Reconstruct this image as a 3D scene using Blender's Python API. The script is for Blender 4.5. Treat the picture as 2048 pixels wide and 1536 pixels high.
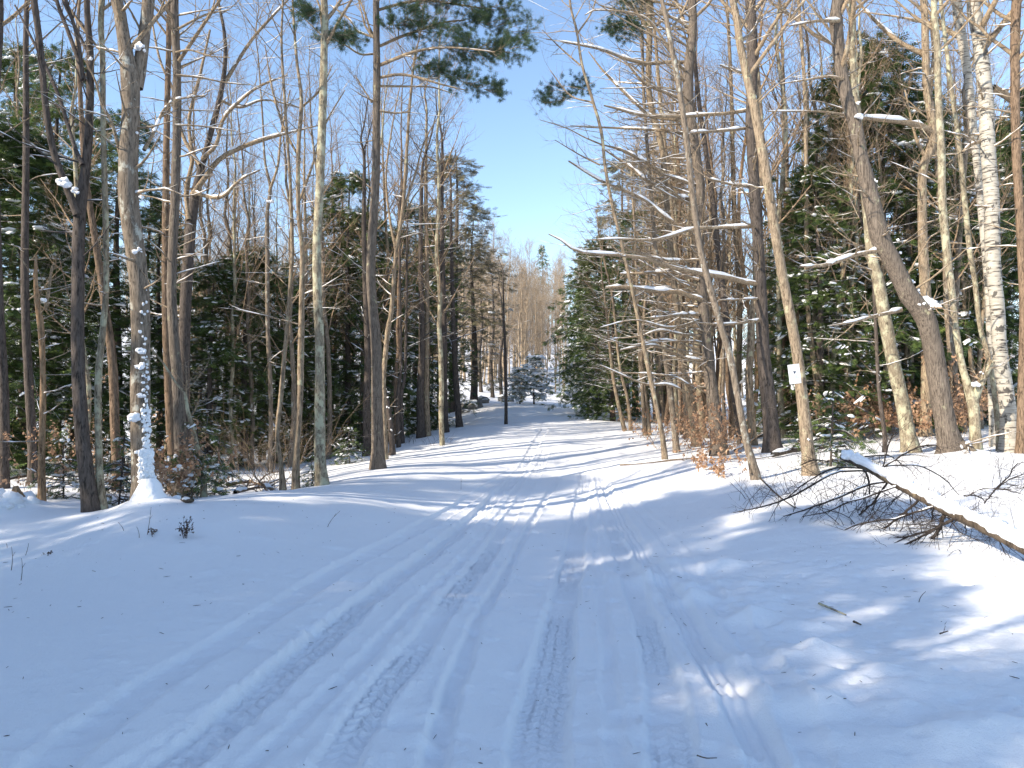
import bpy, math, random
import numpy as np
from mathutils import Vector
for o in list(bpy.data.objects): bpy.data.objects.remove(o)
sc = bpy.context.scene
C = sc.collection
# ------------------------------------------------------------------ camera, sky, sun, exposure
F = 1420.0; CX = 1024.0; CY = 768.0; HOR = 800.0      # focal length and horizon in pixels of the 2048 px photograph
PITCH = math.atan((HOR-CY)/F); CAMZ = 1.6
cd = bpy.data.cameras.new('camera'); cam = bpy.data.objects.new('camera', cd); C.objects.link(cam)
cam.location = (0, 0, CAMZ); cam.rotation_euler = (math.pi/2+PITCH, 0, 0)
cd.sensor_width = 36; cd.lens = 36*F/2048; cd.clip_start = 0.05; cd.clip_end = 3000
sc.camera = cam
SUN_EL = math.radians(30); SUN_AZ = math.radians(31)    # light travels towards +x, turned SUN_AZ towards +y
dirl = Vector((math.cos(SUN_AZ)*math.cos(SUN_EL), math.sin(SUN_AZ)*math.cos(SUN_EL), -math.sin(SUN_EL)))
w = bpy.data.worlds.new('World'); sc.world = w; w.use_nodes = True
nt = w.node_tree; bg = nt.nodes['Background']; sky = nt.nodes.new('ShaderNodeTexSky')
sky.sky_type = 'NISHITA'; sky.sun_disc = False; sky.sun_elevation = SUN_EL
ts = -dirl; sky.sun_rotation = math.atan2(ts.x, ts.y)
sky.air_density = 1.0; sky.dust_density = 0.3; sky.ozone_density = 1.5
nt.links.new(sky.outputs[0], bg.inputs[0]); bg.inputs[1].default_value = 0.15
sl = bpy.data.lights.new('sun', 'SUN'); sl.energy = 4.2; sl.angle = math.radians(0.6); sl.color = (1, 0.885, 0.72)
so = bpy.data.objects.new('sun', sl); C.objects.link(so); so.rotation_euler = dirl.to_track_quat('-Z', 'Y').to_euler()
sc.view_settings.view_transform = 'Standard'; sc.view_settings.look = 'None'
sc.view_settings.gamma = 1; sc.view_settings.exposure = 1.08
sc.render.resolution_x = 1024; sc.render.resolution_y = 768
sc.render.engine = 'CYCLES'
sc.cycles.max_bounces = 6; sc.cycles.diffuse_bounces = 4; sc.cycles.transparent_max_bounces = 4

# ------------------------------------------------------------------ helpers
RNG = np.random.default_rng(7)
def P(px, py, d):
    """world point seen at pixel px,py of the photograph whose world y is d"""
    u = (px-CX)/F; v = (CY-py)/F
    y = math.cos(PITCH)-math.sin(PITCH)*v; z = math.sin(PITCH)+math.cos(PITCH)*v
    s = d/y
    return np.array([u*s, d, CAMZ+z*s])
class MB:
    def __init__(s): s.v = []; s.q = []; s.t = []; s.n = 0
    def add(s, v, q=None, t=None):
        v = np.asarray(v, float).reshape(-1, 3)
        if q is not None and len(q): s.q.append(np.asarray(q, np.int64).reshape(-1, 4)+s.n)
        if t is not None and len(t): s.t.append(np.asarray(t, np.int64).reshape(-1, 3)+s.n)
        s.v.append(v); s.n += len(v)
    def build(s, name, mat, parent=None, origin=None, smooth=True):
        if not s.n: return None
        V = np.concatenate(s.v)
        if origin is not None: V = V-np.asarray(origin)
        Q = np.concatenate(s.q) if s.q else np.zeros((0, 4), np.int64)
        T = np.concatenate(s.t) if s.t else np.zeros((0, 3), np.int64)
        me = bpy.data.meshes.new(name); me.vertices.add(len(V)); me.vertices.foreach_set('co', V.astype(np.float32).ravel())
        nl = Q.size+T.size; me.loops.add(nl); me.loops.foreach_set('vertex_index', np.concatenate([Q.ravel(), T.ravel()]).astype(np.int32))
        me.polygons.add(len(Q)+len(T))
        st = np.concatenate([np.arange(len(Q))*4, Q.size+np.arange(len(T))*3]).astype(np.int32)
        me.polygons.foreach_set('loop_start', st)
        me.polygons.foreach_set('loop_total', np.concatenate([np.full(len(Q), 4), np.full(len(T), 3)]).astype(np.int32))
        me.update(calc_edges=True)
        me.polygons.foreach_set('use_smooth', np.full(len(Q)+len(T), smooth))
        me.materials.append(mat)
        o = bpy.data.objects.new(name, me); C.objects.link(o)
        if parent is not None: o.parent = parent
        return o
def tag(o, label=None, cat=None, group=None, kind=None):
    if label: o['label'] = label
    if cat: o['category'] = cat
    if group: o['group'] = group
    if kind: o['kind'] = kind
    return o
def empty(name, loc, label, cat, group=None):
    o = bpy.data.objects.new(name, None); C.objects.link(o); o.location = tuple(loc); o.empty_display_size = 0.2
    return tag(o, label, cat, group)
def norm(a): return a/np.maximum(np.linalg.norm(a, axis=-1, keepdims=True), 1e-9)
def tubes(mb, pts, rad, sides=3, lump=0.0, rng=RNG, cap=False):
    """pts (N,K,3), rad (N,K): all tubes at once"""
    pts = np.asarray(pts, float); rad = np.asarray(rad, float)
    if pts.ndim == 2: pts = pts[None]; rad = rad[None]
    N, K, _ = pts.shape
    if N == 0: return
    tan = norm(np.gradient(pts, axis=1)); mean = norm(tan.mean(axis=1))
    ref = np.zeros((N, 3)); ref[np.arange(N), np.argmin(np.abs(mean), axis=1)] = 1
    n1 = norm(np.cross(tan, ref[:, None, :])); n2 = np.cross(tan, n1)
    a = np.arange(sides)*2*math.pi/sides
    R = rad[:, :, None]*np.ones(sides)
    if lump: R = R*(1+lump*(rng.random((N, K, sides))-.5)*2)
    V = pts[:, :, None, :]+R[..., None]*(np.cos(a)[None, None, :, None]*n1[:, :, None, :]+np.sin(a)[None, None, :, None]*n2[:, :, None, :])
    idx = np.arange(N*K*sides).reshape(N, K, sides); j = np.roll(idx, -1, axis=2)
    Q = np.stack([idx[:, :-1], j[:, :-1], j[:, 1:], idx[:, 1:]], -1).reshape(-1, 4)
    T = None
    if cap:
        T = np.stack([np.stack([idx[:, -1, 0], idx[:, -1, k], idx[:, -1, k+1]], -1) for k in range(1, sides-1)], 1).reshape(-1, 3)
    mb.add(V, Q, T)
def catmull(p, n):
    """p (K,D) -> (n,D) smooth"""
    p = np.asarray(p, float)
    if len(p) == 2: t = np.linspace(0, 1, n)[:, None]; return p[0]*(1-t)+p[1]*t
    q = np.vstack([2*p[0]-p[1], p, 2*p[-1]-p[-2]])
    L = np.concatenate([[0], np.cumsum(np.linalg.norm(np.diff(p[:, :3], axis=0), axis=1))])
    s = np.linspace(0, L[-1], n); i = np.clip(np.searchsorted(L, s, side='right')-1, 0, len(p)-2)
    t = ((s-L[i])/np.maximum(L[i+1]-L[i], 1e-9))[:, None]
    a, b, c, d = q[i], q[i+1], q[i+2], q[i+3]
    return 0.5*(2*b+(c-a)*t+(2*a-5*b+4*c-d)*t*t+(3*b-a-3*c+d)*t**3)
def grow(par, prad, m, t0, t1, ang, L, K=5, rs=0.55, up=0.0, curve=0.0, wander=0.12, bias=None, shrink=0.5, rmin=0.003, rng=RNG, tip=0.25, rmax=9):
    """m children from each parent branch; par (N,K0,3) prad (N,K0)"""
    N, K0, _ = par.shape; M = N*m
    idx = np.repeat(np.arange(N), m); t = (np.tile((np.arange(m)+.5)/m, N)+(rng.random(M)-.5)*1.2/m)
    t = np.clip(t0+(t1-t0)*t, 0, 0.999)
    f = t*(K0-1); i = f.astype(int); fr = (f-i)[:, None]
    A = par[idx, i]; B = par[idx, i+1]; p0 = A*(1-fr)+B*fr; T = norm(B-A)
    r0 = prad[idx, i]*(1-fr[:, 0])+prad[idx, i+1]*fr[:, 0]
    rv = rng.normal(size=(M, 3))
    if bias is not None: rv = rv*bias[3]+np.asarray(bias[:3])
    perp = norm(rv-(rv*T).sum(1, keepdims=True)*T)
    an = math.radians(ang)*(1+(rng.random(M)-.5)*.5)
    d = np.cos(an)[:, None]*T+np.sin(an)[:, None]*perp; d[:, 2] += up; d = norm(d)
    Lb = L*(0.55+0.9*rng.random(M))*(1-shrink*(t-t0)/max(t1-t0, 1e-6))
    noise = np.cumsum(rng.normal(size=(M, K-1, 3))*wander, axis=1)
    dd = d[:, None, :]+noise; dd[:, :, 2] += curve*np.linspace(0, 1, K-1)[None]
    dd = norm(dd)*(Lb/(K-1))[:, None, None]
    pts = np.concatenate([p0[:, None], p0[:, None]+np.cumsum(dd, axis=1)], axis=1)
    rb = np.minimum(np.maximum(r0*rs*(0.7+.5*rng.random(M)), rmin), rmax)
    rad = rb[:, None]*np.linspace(1, tip, K)[None]
    return pts, rad
def snowtop(mb, pts, rad, sides=5, thick=1.0, prob=1.0, rng=RNG, maxslope=0.55, extra=0.006, seg=True):
    """snow lying along the upper side of near level branches"""
    pts = np.asarray(pts); rad = np.asarray(rad)
    if pts.ndim == 2: pts = pts[None]; rad = rad[None]
    d = pts[:, -1]-pts[:, 0]; sl_ = np.abs(d[:, 2])/np.maximum(np.linalg.norm(d, axis=1), 1e-6)
    keep = (sl_ < maxslope) & (rng.random(len(pts)) < prob)
    p = pts[keep].copy(); r = rad[keep].copy()
    if len(p) == 0: return
    K = p.shape[1]; msk_ = np.clip(.75+1.1*np.sin(np.linspace(0, 1, K)[None]*(6+9*rng.random((len(p), 1)))+6.28*rng.random((len(p), 1)))+.5*rng.normal(size=r.shape), .12, 1.15)
    r = (r*(0.55+.45*rng.random(r.shape))*thick+extra)*msk_
    p[:, :, 2] += rad[keep]*0.62+r*0.30
    r[:, 0] *= .4; r[:, -1] *= .15
    tubes(mb, p, r, sides, 0.12, rng)

# ------------------------------------------------------------------ terrain
ctl_px = [
 (350,1018,9.5),(430,1003,10.5),(550,986,12.3),(645,970,14.5),(756,935,17.5),(290,1024,10.5),(183,1026,10.5),(85,1010,12),(5,975,14),
 (592,976,15),(540,985,14.6),(500,960,18),(600,930,22),(700,905,26),(785,909,21),(845,873,25),(889,866,27),(918,855,29),(750,865,40),(400,950,18),
 (200,940,20),(60,930,20),(1010,852,31),(935,820,40),(960,772,55),(925,768,55),(1010,790,52),(980,758,75),(1000,700,110),(1000,640,160),
 (450,650,120),(450,600,170),(700,660,150),(200,640,150),
 (1330,922,18),(1437,908,19),(1511,957,14),(1545,902,18),(1621,949,14),(1822,902,17),(1903,906,15),(1951,906,15),(2021,902,15.5),(1850,872,20),(1297,872,24),(1225,853,28),(1400,1000,13),
 (1700,1100,8),(2000,1130,7),(1500,1030,10.5),(1900,1400,4),(1700,1000,11),(1700,870,22),(1500,850,30),(1950,850,25),(1300,835,40),
 (150,1078,9),(150,1130,7.5),(300,1150,7),(500,1200,6),(300,1400,4),(20,1170,7.2),(600,1060,9),(800,1000,13)]
ctl = [P(*c) for c in ctl_px]
ctl += [np.array(c, float) for c in [
 (.3,3,-.12),(.5,5,-.28),(.7,7,-.40),(.9,10,-.53),(1.2,13,-.53),(1.4,16,-.38),(1.5,20,-.05),(1.7,25,.40),(2.2,30,.72),(3,40,1.08),(3.6,50,1.35),(4.6,70,1.7),(7,85,2.6),
 (-1.5,3,-.12),(2.2,3,-.1),(0,0,0),(-3,0,0),(3,0,0),(0,-8,.2),(-12,0,0),(12,0,.2),(-25,-10,.5),(25,-10,.5),(0,-40,.5),(-60,0,2),(60,0,2),(-60,50,4),(60,50,4),
 (25,25,1.2),(30,40,2),(40,80,6),(60,150,14),(-60,100,13),(-150,150,26),(150,150,20),(0,220,14),(-120,240,30),(120,240,24),(-200,0,10),(200,0,10),(0,-150,3),(-200,300,30),(200,300,30),(0,350,20),(-200,-150,5),(200,-150,5)]]
ctl = np.array(ctl)
def tps_k(r2): return 0.5*r2*np.log(np.maximum(r2, 1e-9))
S = 50.0
cx_, cy_ = ctl[:, 0]/S, ctl[:, 1]/S; n_ = len(ctl)
Kmat = tps_k((cx_[:, None]-cx_[None])**2+(cy_[:, None]-cy_[None])**2)+np.eye(n_)*2e-5
Pm = np.stack([np.ones(n_), cx_, cy_], 1)
Amat = np.block([[Kmat, Pm], [Pm.T, np.zeros((3, 3))]])
coef = np.linalg.solve(Amat, np.concatenate([ctl[:, 2], np.zeros(3)]))
def ground(x, y):
    x = np.atleast_1d(np.asarray(x, float)); y = np.atleast_1d(np.asarray(y, float)); sh = x.shape
    X = x.ravel()/S; Y = y.ravel()/S; out = np.empty(len(X))
    for a in range(0, len(X), 60000):
        b = slice(a, a+60000)
        K = tps_k((X[b, None]-cx_[None])**2+(Y[b, None]-cy_[None])**2)
        out[b] = K@coef[:n_]+coef[n_]+coef[n_+1]*X[b]+coef[n_+2]*Y[b]
    return out.reshape(sh)
def gz(x, y): return float(ground(x, y)[0])
def hit(px, py, d0=1.5, d1=120):
    """first point of the ground seen at a pixel"""
    ds = np.exp(np.linspace(math.log(d0), math.log(d1), 500)); pp = P(px, py, 1.0)-np.array([0, 0, CAMZ])
    X = pp[0]*ds; Z = CAMZ+pp[2]*ds; g = ground(X, ds); k = np.argmax(Z < g)
    if not (Z < g).any(): k = len(ds)-1
    return np.array([X[k], ds[k], g[k]])
def vnoise(x, y, s, seed):
    r = np.random.default_rng(seed); T = r.random((256, 256)); X = x/s+1000; Y = y/s+1000
    i = np.floor(X).astype(int); j = np.floor(Y).astype(int); u = X-i; v = Y-j; u = u*u*(3-2*u); v = v*v*(3-2*v)
    i %= 255; j %= 255
    return (T[i, j]*(1-u)*(1-v)+T[i+1, j]*u*(1-v)+T[i, j+1]*(1-u)*v+T[i+1, j+1]*u*v)-.5
# tracks: pixel polyline, half width m, depth m, tread kind (0 smooth 1 chevron 2 ribs), wobble
tracks = [
 ([(1062,1600),(1090,1400),(1118,1260),(1142,1140),(1158,1040),(1166,985),(1172,945)], .15, .055, 1),
 ([(1365,1600),(1330,1400),(1298,1270),(1258,1150),(1222,1050),(1205,985),(1196,945)], .11, .045, 1),
 ([(1575,1600),(1478,1420),(1400,1290),(1325,1170),(1262,1070),(1228,1010),(1210,970)], .10, .055, 2),
 ([(845,1600),(900,1400),(948,1270),(1000,1170),(1050,1070),(1090,1000),(1120,950)], .055, .05, 0),
 ([(270,1600),(480,1420),(640,1290),(770,1180),(880,1090),(975,1010),(1040,940),(1072,890),(1090,860)], .125, .05, 1),
 ([(620,1600),(740,1420),(830,1310),(905,1210),(975,1110),(1030,1020),(1070,950),(1092,900)], .11, .028, 1),
 ([(60,1560),(260,1400),(420,1300),(560,1215),(700,1130),(830,1060),(950,990),(1030,935)], .12, .035, 0),
 ([(420,1600),(600,1440),(735,1320),(850,1200),(950,1090),(1020,1000),(1062,930)], .05, .025, 0),
 ([(1235,1600),(1228,1450),(1212,1300),(1200,1180),(1190,1080),(1184,1000),(1182,950)], .05, .018, 0),
 ([(150,1600),(380,1460),(540,1350),(690,1235),(800,1150),(900,1070),(990,985)], .06, .022, 0),
 ([(1660,1600),(1590,1440),(1510,1310),(1430,1200),(1350,1105),(1290,1030),(1250,985)], .09, .02, 0),
]
TR = []
for pl, hw, dp, kd in tracks:
    w_ = np.array([hit(*p) for p in pl]); w_ = w_[np.argsort(w_[:, 1])]
    TR.append((catmull(w_, 160), hw, dp, kd))
def snow_detail(x, y, near):
    z = 0.10*vnoise(x, y, 3.1, 1)+0.05*vnoise(x, y, 1.1, 2)
    z += near*(0.020*vnoise(x, y, .42, 3)+0.010*vnoise(x, y, .17, 4)+.004*vnoise(x, y, .07, 5))
    return z
def ruts(x, y):
    z = np.zeros_like(x); road = np.zeros_like(x)
    for k, (c, hw, dp, kd) in enumerate(TR):
        ys_, xs_ = c[:, 1], c[:, 0]; ok = (y > ys_[0]-.3) & (y < ys_[-1])
        if not ok.any(): continue
        cxx = np.interp(y, ys_, xs_); slope = np.gradient(xs_, ys_); cs = 1/np.sqrt(1+np.interp(y, ys_, slope)**2)
        al = np.interp(y, ys_, np.concatenate([[0], np.cumsum(np.hypot(np.diff(xs_), np.diff(ys_)))]))
        lat = (x-cxx)*cs+0.025*vnoise(al, al*0+k*7, .35, 20+k)
        w2 = hw*(1+.3*vnoise(al, al*0+k*3, .6, 30+k))
        g = 1/(1+np.exp((np.abs(lat)-w2)/(.009)))
        tap = 1-np.clip((y-9)/16, 0, .5); mod = 0.95+.5*vnoise(al, al*0+5, 1.3, 40+k)
        berm = np.exp(-((np.abs(lat)-w2-.03)/.026)**2)*(.005+.038*np.clip(vnoise(al, lat*3, .11, 50+k)-.08, 0, 1))
        dz = -dp*g*mod+berm
        if kd == 1:
            ph = (al/.09+np.abs(lat)/.10+.5*np.floor(lat/.075))*2*math.pi
            blk = np.clip(np.sin(ph)*2.2, -1, 1)
            dz += g*.011*blk*(np.abs(lat) < w2*.86)*np.clip(.7+2.2*vnoise(al, al*0, 1.3, 60+k), .1, 1)
        if kd == 2: dz += g*.010*np.sin(lat/.072*2*math.pi)
        if kd == 0: dz += g*.02*vnoise(al, lat, .09, 70+k)
        z += np.where(ok, dz*tap, 0)
    return z
def axis(step, gr, lim, start=0.0):
    a = [start]
    while a[-1] < lim: a.append(a[-1]+max(step, gr*abs(a[-1])))
    return np.array(a)
xp = axis(.016, .011, 420); xs = np.concatenate([-xp[::-1][:-1], xp])+.4
yp = axis(.014, .0052, 480, 2.7); yn = -axis(.25, .15, 220, .2)
ys = np.concatenate([yn[::-1], [.4, .8, 1.2, 1.7, 2.2], yp])
X, Y = np.meshgrid(xs, ys); Z = ground(X, Y); near = np.clip(1.2-Y/30, 0.15, 1)
Z += snow_detail(X, Y, near)*np.clip(Y, 0, 1)
msk = (np.abs(X) < 9) & (Y > 1) & (Y < 40)
Z[msk] += ruts(X[msk], Y[msk])
# dents of snow fallen from the boughs
rr = np.random.default_rng(11)
def dents(n, bx, by, dep, sz):
    for _ in range(n):
        x0 = rr.uniform(*bx); y0 = rr.uniform(*by); s = rr.uniform(*sz); i0, i1 = np.searchsorted(xs, [x0-4*s, x0+4*s]); j0, j1 = np.searchsorted(ys, [y0-3*s, y0+3*s])
        if i1 <= i0 or j1 <= j0: continue
        dx = (X[j0:j1, i0:i1]-x0); dy = (Y[j0:j1, i0:i1]-y0)
        Z[j0:j1, i0:i1] += rr.uniform(*dep)*np.exp(-((dx*.8)**2+(dy+.2*dx)**2*1.6)/(s*s))
dents(900, (1.6, 7), (2.4, 11), (-.022, .012), (.02, .055))
dents(700, (-9, 1.5), (3, 14), (-.014, .014), (.02, .06))
for fx, fy in [(1.9+.12*(k%2)+.05*k*.3, 3.2+.42*k) for k in range(12)]: dents(3, (fx-.05, fx+.05), (fy-.05, fy+.05), (-.03, -.012), (.04, .07))
dents(160, (-1.8, 1.8), (3, 12), (-.04, .02), (.05, .12))
dents(40, (1.2, 2.6), (3.5, 8), (.02, .07), (.1, .25))
dents(900, (-3, 4), (2.8, 8), (.006, .020), (.014, .03))
dents(700, (1.8, 5), (2.8, 8), (-.035, .008), (.02, .045))
# wind-rounded snow mound round the foot of the snowy trunk
def mound(px, py, d, h, s):
    p = P(px, py, d); r = np.hypot(X-p[0], Y-p[1]); global Z; Z += h*np.exp(-(r/s)**2)
mound(297, 1010, 10.5, .22, .45); mound(20, 1000, 11.2, .25, .5); mound(1935, 900, 14.8, .12, .5)
mound(1350, 1095, 8.4, .10, .4)
gm = MB(); ny, nx = X.shape; id_ = np.arange(nx*ny).reshape(ny, nx)
gm.add(np.stack([X, Y, Z], -1), np.stack([id_[:-1, :-1], id_[:-1, 1:], id_[1:, 1:], id_[1:, :-1]], -1))

# ------------------------------------------------------------------ materials
def mat(name):
    m = bpy.data.materials.new(name); m.use_nodes = True; n = m.node_tree; return m, n, n.nodes['Principled BSDF']
def N(n, typ, **kw):
    o = n.nodes.new(typ)
    for k, v in kw.items():
        if k.startswith('i_'): o.inputs[k[2:]].default_value = v
        else: setattr(o, k, v)
    return o
def ramp(n, src, stops, interp='LINEAR'):
    r = n.nodes.new('ShaderNodeValToRGB'); r.color_ramp.interpolation = interp
    e = r.color_ramp.elements
    while len(e) < len(stops): e.new(0.5)
    for k, (p, c) in enumerate(stops): e[k].position = p; e[k].color = (c[0], c[1], c[2], 1) if not isinstance(c, (int, float)) else (c, c, c, 1)
    n.links.new(src, r.inputs[0]); return r.outputs[0]
def mixc(n, f, a, b):
    m = n.nodes.new('ShaderNodeMix'); m.data_type = 'RGBA'
    for s, v in ((0, f), (6, a), (7, b)):
        if hasattr(v, 'is_linked') or hasattr(v, 'links'): n.links.new(v, m.inputs[s])
        else: m.inputs[s].default_value = v if isinstance(v, (int, float)) else (*v, 1)
    return m.outputs[2]
def coords(n, scale, obj=True):
    tc = n.nodes.new('ShaderNodeTexCoord'); mp = n.nodes.new('ShaderNodeMapping'); mp.inputs['Scale'].default_value = scale
    n.links.new(tc.outputs['Object'], mp.inputs[0]); return mp.outputs[0]
def noise(n, vec, scale, detail=4, rough=.6, dist=0):
    o = N(n, 'ShaderNodeTexNoise'); o.inputs['Scale'].default_value = scale; o.inputs['Detail'].default_value = detail
    o.inputs['Roughness'].default_value = rough; o.inputs['Distortion'].default_value = dist
    n.links.new(vec, o.inputs['Vector']); return o.outputs[0]
def bump(n, b, h, dist, strength=1):
    k = N(n, 'ShaderNodeBump'); k.inputs['Distance'].default_value = dist; k.inputs['Strength'].default_value = strength
    n.links.new(h, k.inputs['Height']); n.links.new(k.outputs[0], b.inputs['Normal'])
def math_(n, op, a, b=None):
    k = N(n, 'ShaderNodeMath', operation=op)
    for s, v in ((0, a), (1, b)):
        if v is None: continue
        if isinstance(v, (int, float)): k.inputs[s].default_value = v
        else: n.links.new(v, k.inputs[s])
    return k.outputs[0]
def snow_cover(n, col, lo, hi, sn=3.0):
    """lying snow on surfaces facing up, broken by noise"""
    g = N(n, 'ShaderNodeNewGeometry'); s = N(n, 'ShaderNodeSeparateXYZ'); n.links.new(g.outputs['Normal'], s.inputs[0])
    nz = noise(n, coords(n, (1, 1, 1)), sn, 2)
    v = math_(n, 'ADD', s.outputs[2], math_(n, 'MULTIPLY', math_(n, 'SUBTRACT', nz, .5), 1.2))
    f = ramp(n, v, [(lo, 0.0), (hi, 1.0)])
    return mixc(n, f, col, (.84, .86, .89))
m_snow, n, b = mat('snow_ground'); b.inputs['Roughness'].default_value = .55; b.inputs['Specular IOR Level'].default_value = .3
v = coords(n, (1, 1, 1)); b.inputs['Base Color'].default_value = (.87, .875, .89, 1)
hh = math_(n, 'ADD', noise(n, v, 22, 6, .72), math_(n, 'MULTIPLY', noise(n, v, 160, 3), .45)); bump(n, b, hh, .018, .75)
m_clump, n, b = mat('snow_lying'); b.inputs['Base Color'].default_value = (.86, .865, .88, 1); b.inputs['Roughness'].default_value = .6
bump(n, b, noise(n, coords(n, (1, 1, 1)), 14, 3), .03, .6)
def bark(name, dark, light, lichen=None, snow=None, vs=(9, 9, 1.6), lich_amt=.62, bd=.02):
    m, n, b = mat(name); b.inputs['Roughness'].default_value = .9; b.inputs['Specular IOR Level'].default_value = .15
    v = coords(n, vs); a = noise(n, v, 3.2, 6, .65, .6); fine = noise(n, coords(n, (vs[0]*2.6, vs[1]*2.6, vs[2]*2.2)), 3.5, 4, .7, .4); a = math_(n, 'ADD', math_(n, 'MULTIPLY', a, .6), math_(n, 'MULTIPLY', fine, .4)); c = ramp(n, a, [(.41, tuple(x*.7 for x in dark)), (.49, tuple(.5*(x+y) for x, y in zip(dark, light))), (.60, light)])
    big = noise(n, coords(n, (1, 1, .6)), 1.3, 3); c = mixc(n, ramp(n, big, [(.4, 0.0), (.7, .55)]), c, tuple(x*.55 for x in light))
    if lichen:
        l = noise(n, coords(n, (1, 1, .7)), 5.5, 5, .7); c = mixc(n, ramp(n, l, [(lich_amt-.05, 0.0), (lich_amt+.04, .8)]), c, lichen)
    if snow: c = snow_cover(n, c, *snow)
    n.links.new(c, b.inputs['Base Color']); bump(n, b, a, bd, .9); return m
B = {
 'tan': bark('bark_tan', (.09, .066, .046), (.39, .305, .215), (.44, .42, .28)),
 'grey': bark('bark_grey', (.075, .06, .048), (.29, .235, .18), (.46, .46, .40)),
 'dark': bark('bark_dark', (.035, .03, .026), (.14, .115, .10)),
 'brown': bark('bark_brown', (.06, .042, .03), (.27, .19, .13), None),
 'orange': bark('bark_orange', (.14, .085, .05), (.44, .29, .17)),
 'furrow': bark('bark_furrowed', (.05, .04, .033), (.25, .205, .165), (.38, .37, .24), None, (14, 14, 1.2), .66, .035),
 'mossy': bark('bark_lichen', (.11, .09, .062), (.36, .305, .22), (.45, .44, .31), None, (8, 8, 2), .54),
 'log': bark('bark_log', (.035, .028, .022), (.15, .115, .085), (.24, .19, .12)),
}
m_twig = bark('twig_snow', (.13, .09, .06), (.42, .305, .20), None, (.72, 1.05), (5, 5, 5))
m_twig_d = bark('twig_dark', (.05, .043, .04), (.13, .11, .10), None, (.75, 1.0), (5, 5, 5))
m_branch = bark('branch_bark', (.12, .088, .06), (.42, .32, .215), (.44, .38, .28), (.66, 1.0), (7, 7, 7))
m_far_haze = bark('bark_far_hazed', (.22, .17, .12), (.46, .36, .255), None, (.7, 1.0), (4, 4, 1))  # bark colour lightened and warmed, painting distance haze onto the far trees
m_birch, n, b = mat('bark_birch'); b.inputs['Roughness'].default_value = .7
v = coords(n, (2.2, 2.2, 16)); a = noise(n, v, 1.6, 4, .6); c = ramp(n, a, [(.38, (.06, .05, .045)), (.45, (.34, .31, .26)), (.7, (.46, .43, .37))])
k_ = noise(n, coords(n, (3, 3, 2.0)), 2.2, 3); c = mixc(n, ramp(n, k_, [(.58, 0.0), (.62, .9)]), c, (.05, .045, .04)); n.links.new(c, b.inputs['Base Color']); bump(n, b, a, .006)
def needle(name, a_, b_, c_, tr=.25):
    m, n, b = mat(name); b.inputs['Roughness'].default_value = .6; b.inputs['Specular IOR Level'].default_value = .3
    g = N(n, 'ShaderNodeNewGeometry'); rnd = g.outputs['Random Per Island']; oi = N(n, 'ShaderNodeObjectInfo')
    big = noise(n, coords(n, (1, 1, 1)), .9, 2); s = math_(n, 'ADD', math_(n, 'MULTIPLY', rnd, .5), math_(n, 'MULTIPLY', big, .6))
    c = ramp(n, s, [(.25, a_), (.55, b_), (.85, c_)]); c = mixc(n, math_(n, 'MULTIPLY', oi.outputs['Random'], .25), c, c_)
    n.links.new(c, b.inputs['Base Color'])
    t = N(n, 'ShaderNodeBsdfTranslucent'); n.links.new(c, t.inputs[0]); mx = N(n, 'ShaderNodeMixShader'); mx.inputs[0].default_value = tr
    out = n.nodes['Material Output']; n.links.new(b.outputs[0], mx.inputs[1]); n.links.new(t.outputs[0], mx.inputs[2]); n.links.new(mx.outputs[0], out.inputs[0]); return m
m_hem = needle('hemlock_needles', (.028, .052, .018), (.062, .105, .030), (.15, .20, .055))
m_pine = needle('pine_needles', (.03, .06, .032), (.055, .10, .05), (.11, .16, .075))
m_tan = needle('tan_needles', (.10, .10, .055), (.17, .155, .09), (.24, .21, .13))  # olive to tan needle colours
m_leaf = needle('beech_leaves', (.26, .14, .08), (.42, .25, .15), (.56, .38, .25), .35)
m_rock, n, b = mat('rock'); v = coords(n, (1, 1, 1)); a = noise(n, v, 4, 6); c = ramp(n, a, [(.3, (.07, .07, .065)), (.7, (.25, .24, .22))]); c = snow_cover(n, c, .75, .95, 2); n.links.new(c, b.inputs['Base Color']); bump(n, b, a, .05); b.inputs['Roughness'].default_value = .9
m_sign, n, b = mat('sign_white'); a = noise(n, coords(n, (1, 1, 1)), 14, 3); n.links.new(ramp(n, a, [(.3, (.72, .74, .76)), (.7, (.84, .85, .86))]), b.inputs['Base Color']); b.inputs['Roughness'].default_value = .35
m_ink, n, b = mat('sign_ink'); a = noise(n, coords(n, (1, 1, 1)), 60, 2); n.links.new(ramp(n, a, [(.3, (.02, .025, .05)), (.7, (.05, .06, .10))]), b.inputs['Base Color'])
m_ink2, n, b = mat('sign_small_print'); a = noise(n, coords(n, (1, 1, 1)), 90, 2); n.links.new(ramp(n, a, [(.35, (.20, .24, .30)), (.65, (.45, .48, .52))]), b.inputs['Base Color'])
m_wire, n, b = mat('wire'); a = noise(n, coords(n, (1, 1, 1)), 9, 2); n.links.new(ramp(n, a, [(.3, (.35, .34, .32)), (.7, (.5, .49, .46))]), b.inputs['Base Color']); b.inputs['Roughness'].default_value = .4
m_weed = bark('weed_stem', (.05, .035, .03), (.16, .10, .07), None, None, (20, 20, 20))

g = gm.build('snow_ground', m_snow); tag(g, kind='structure', label='snow covered track and forest floor with wheel ruts')

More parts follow.
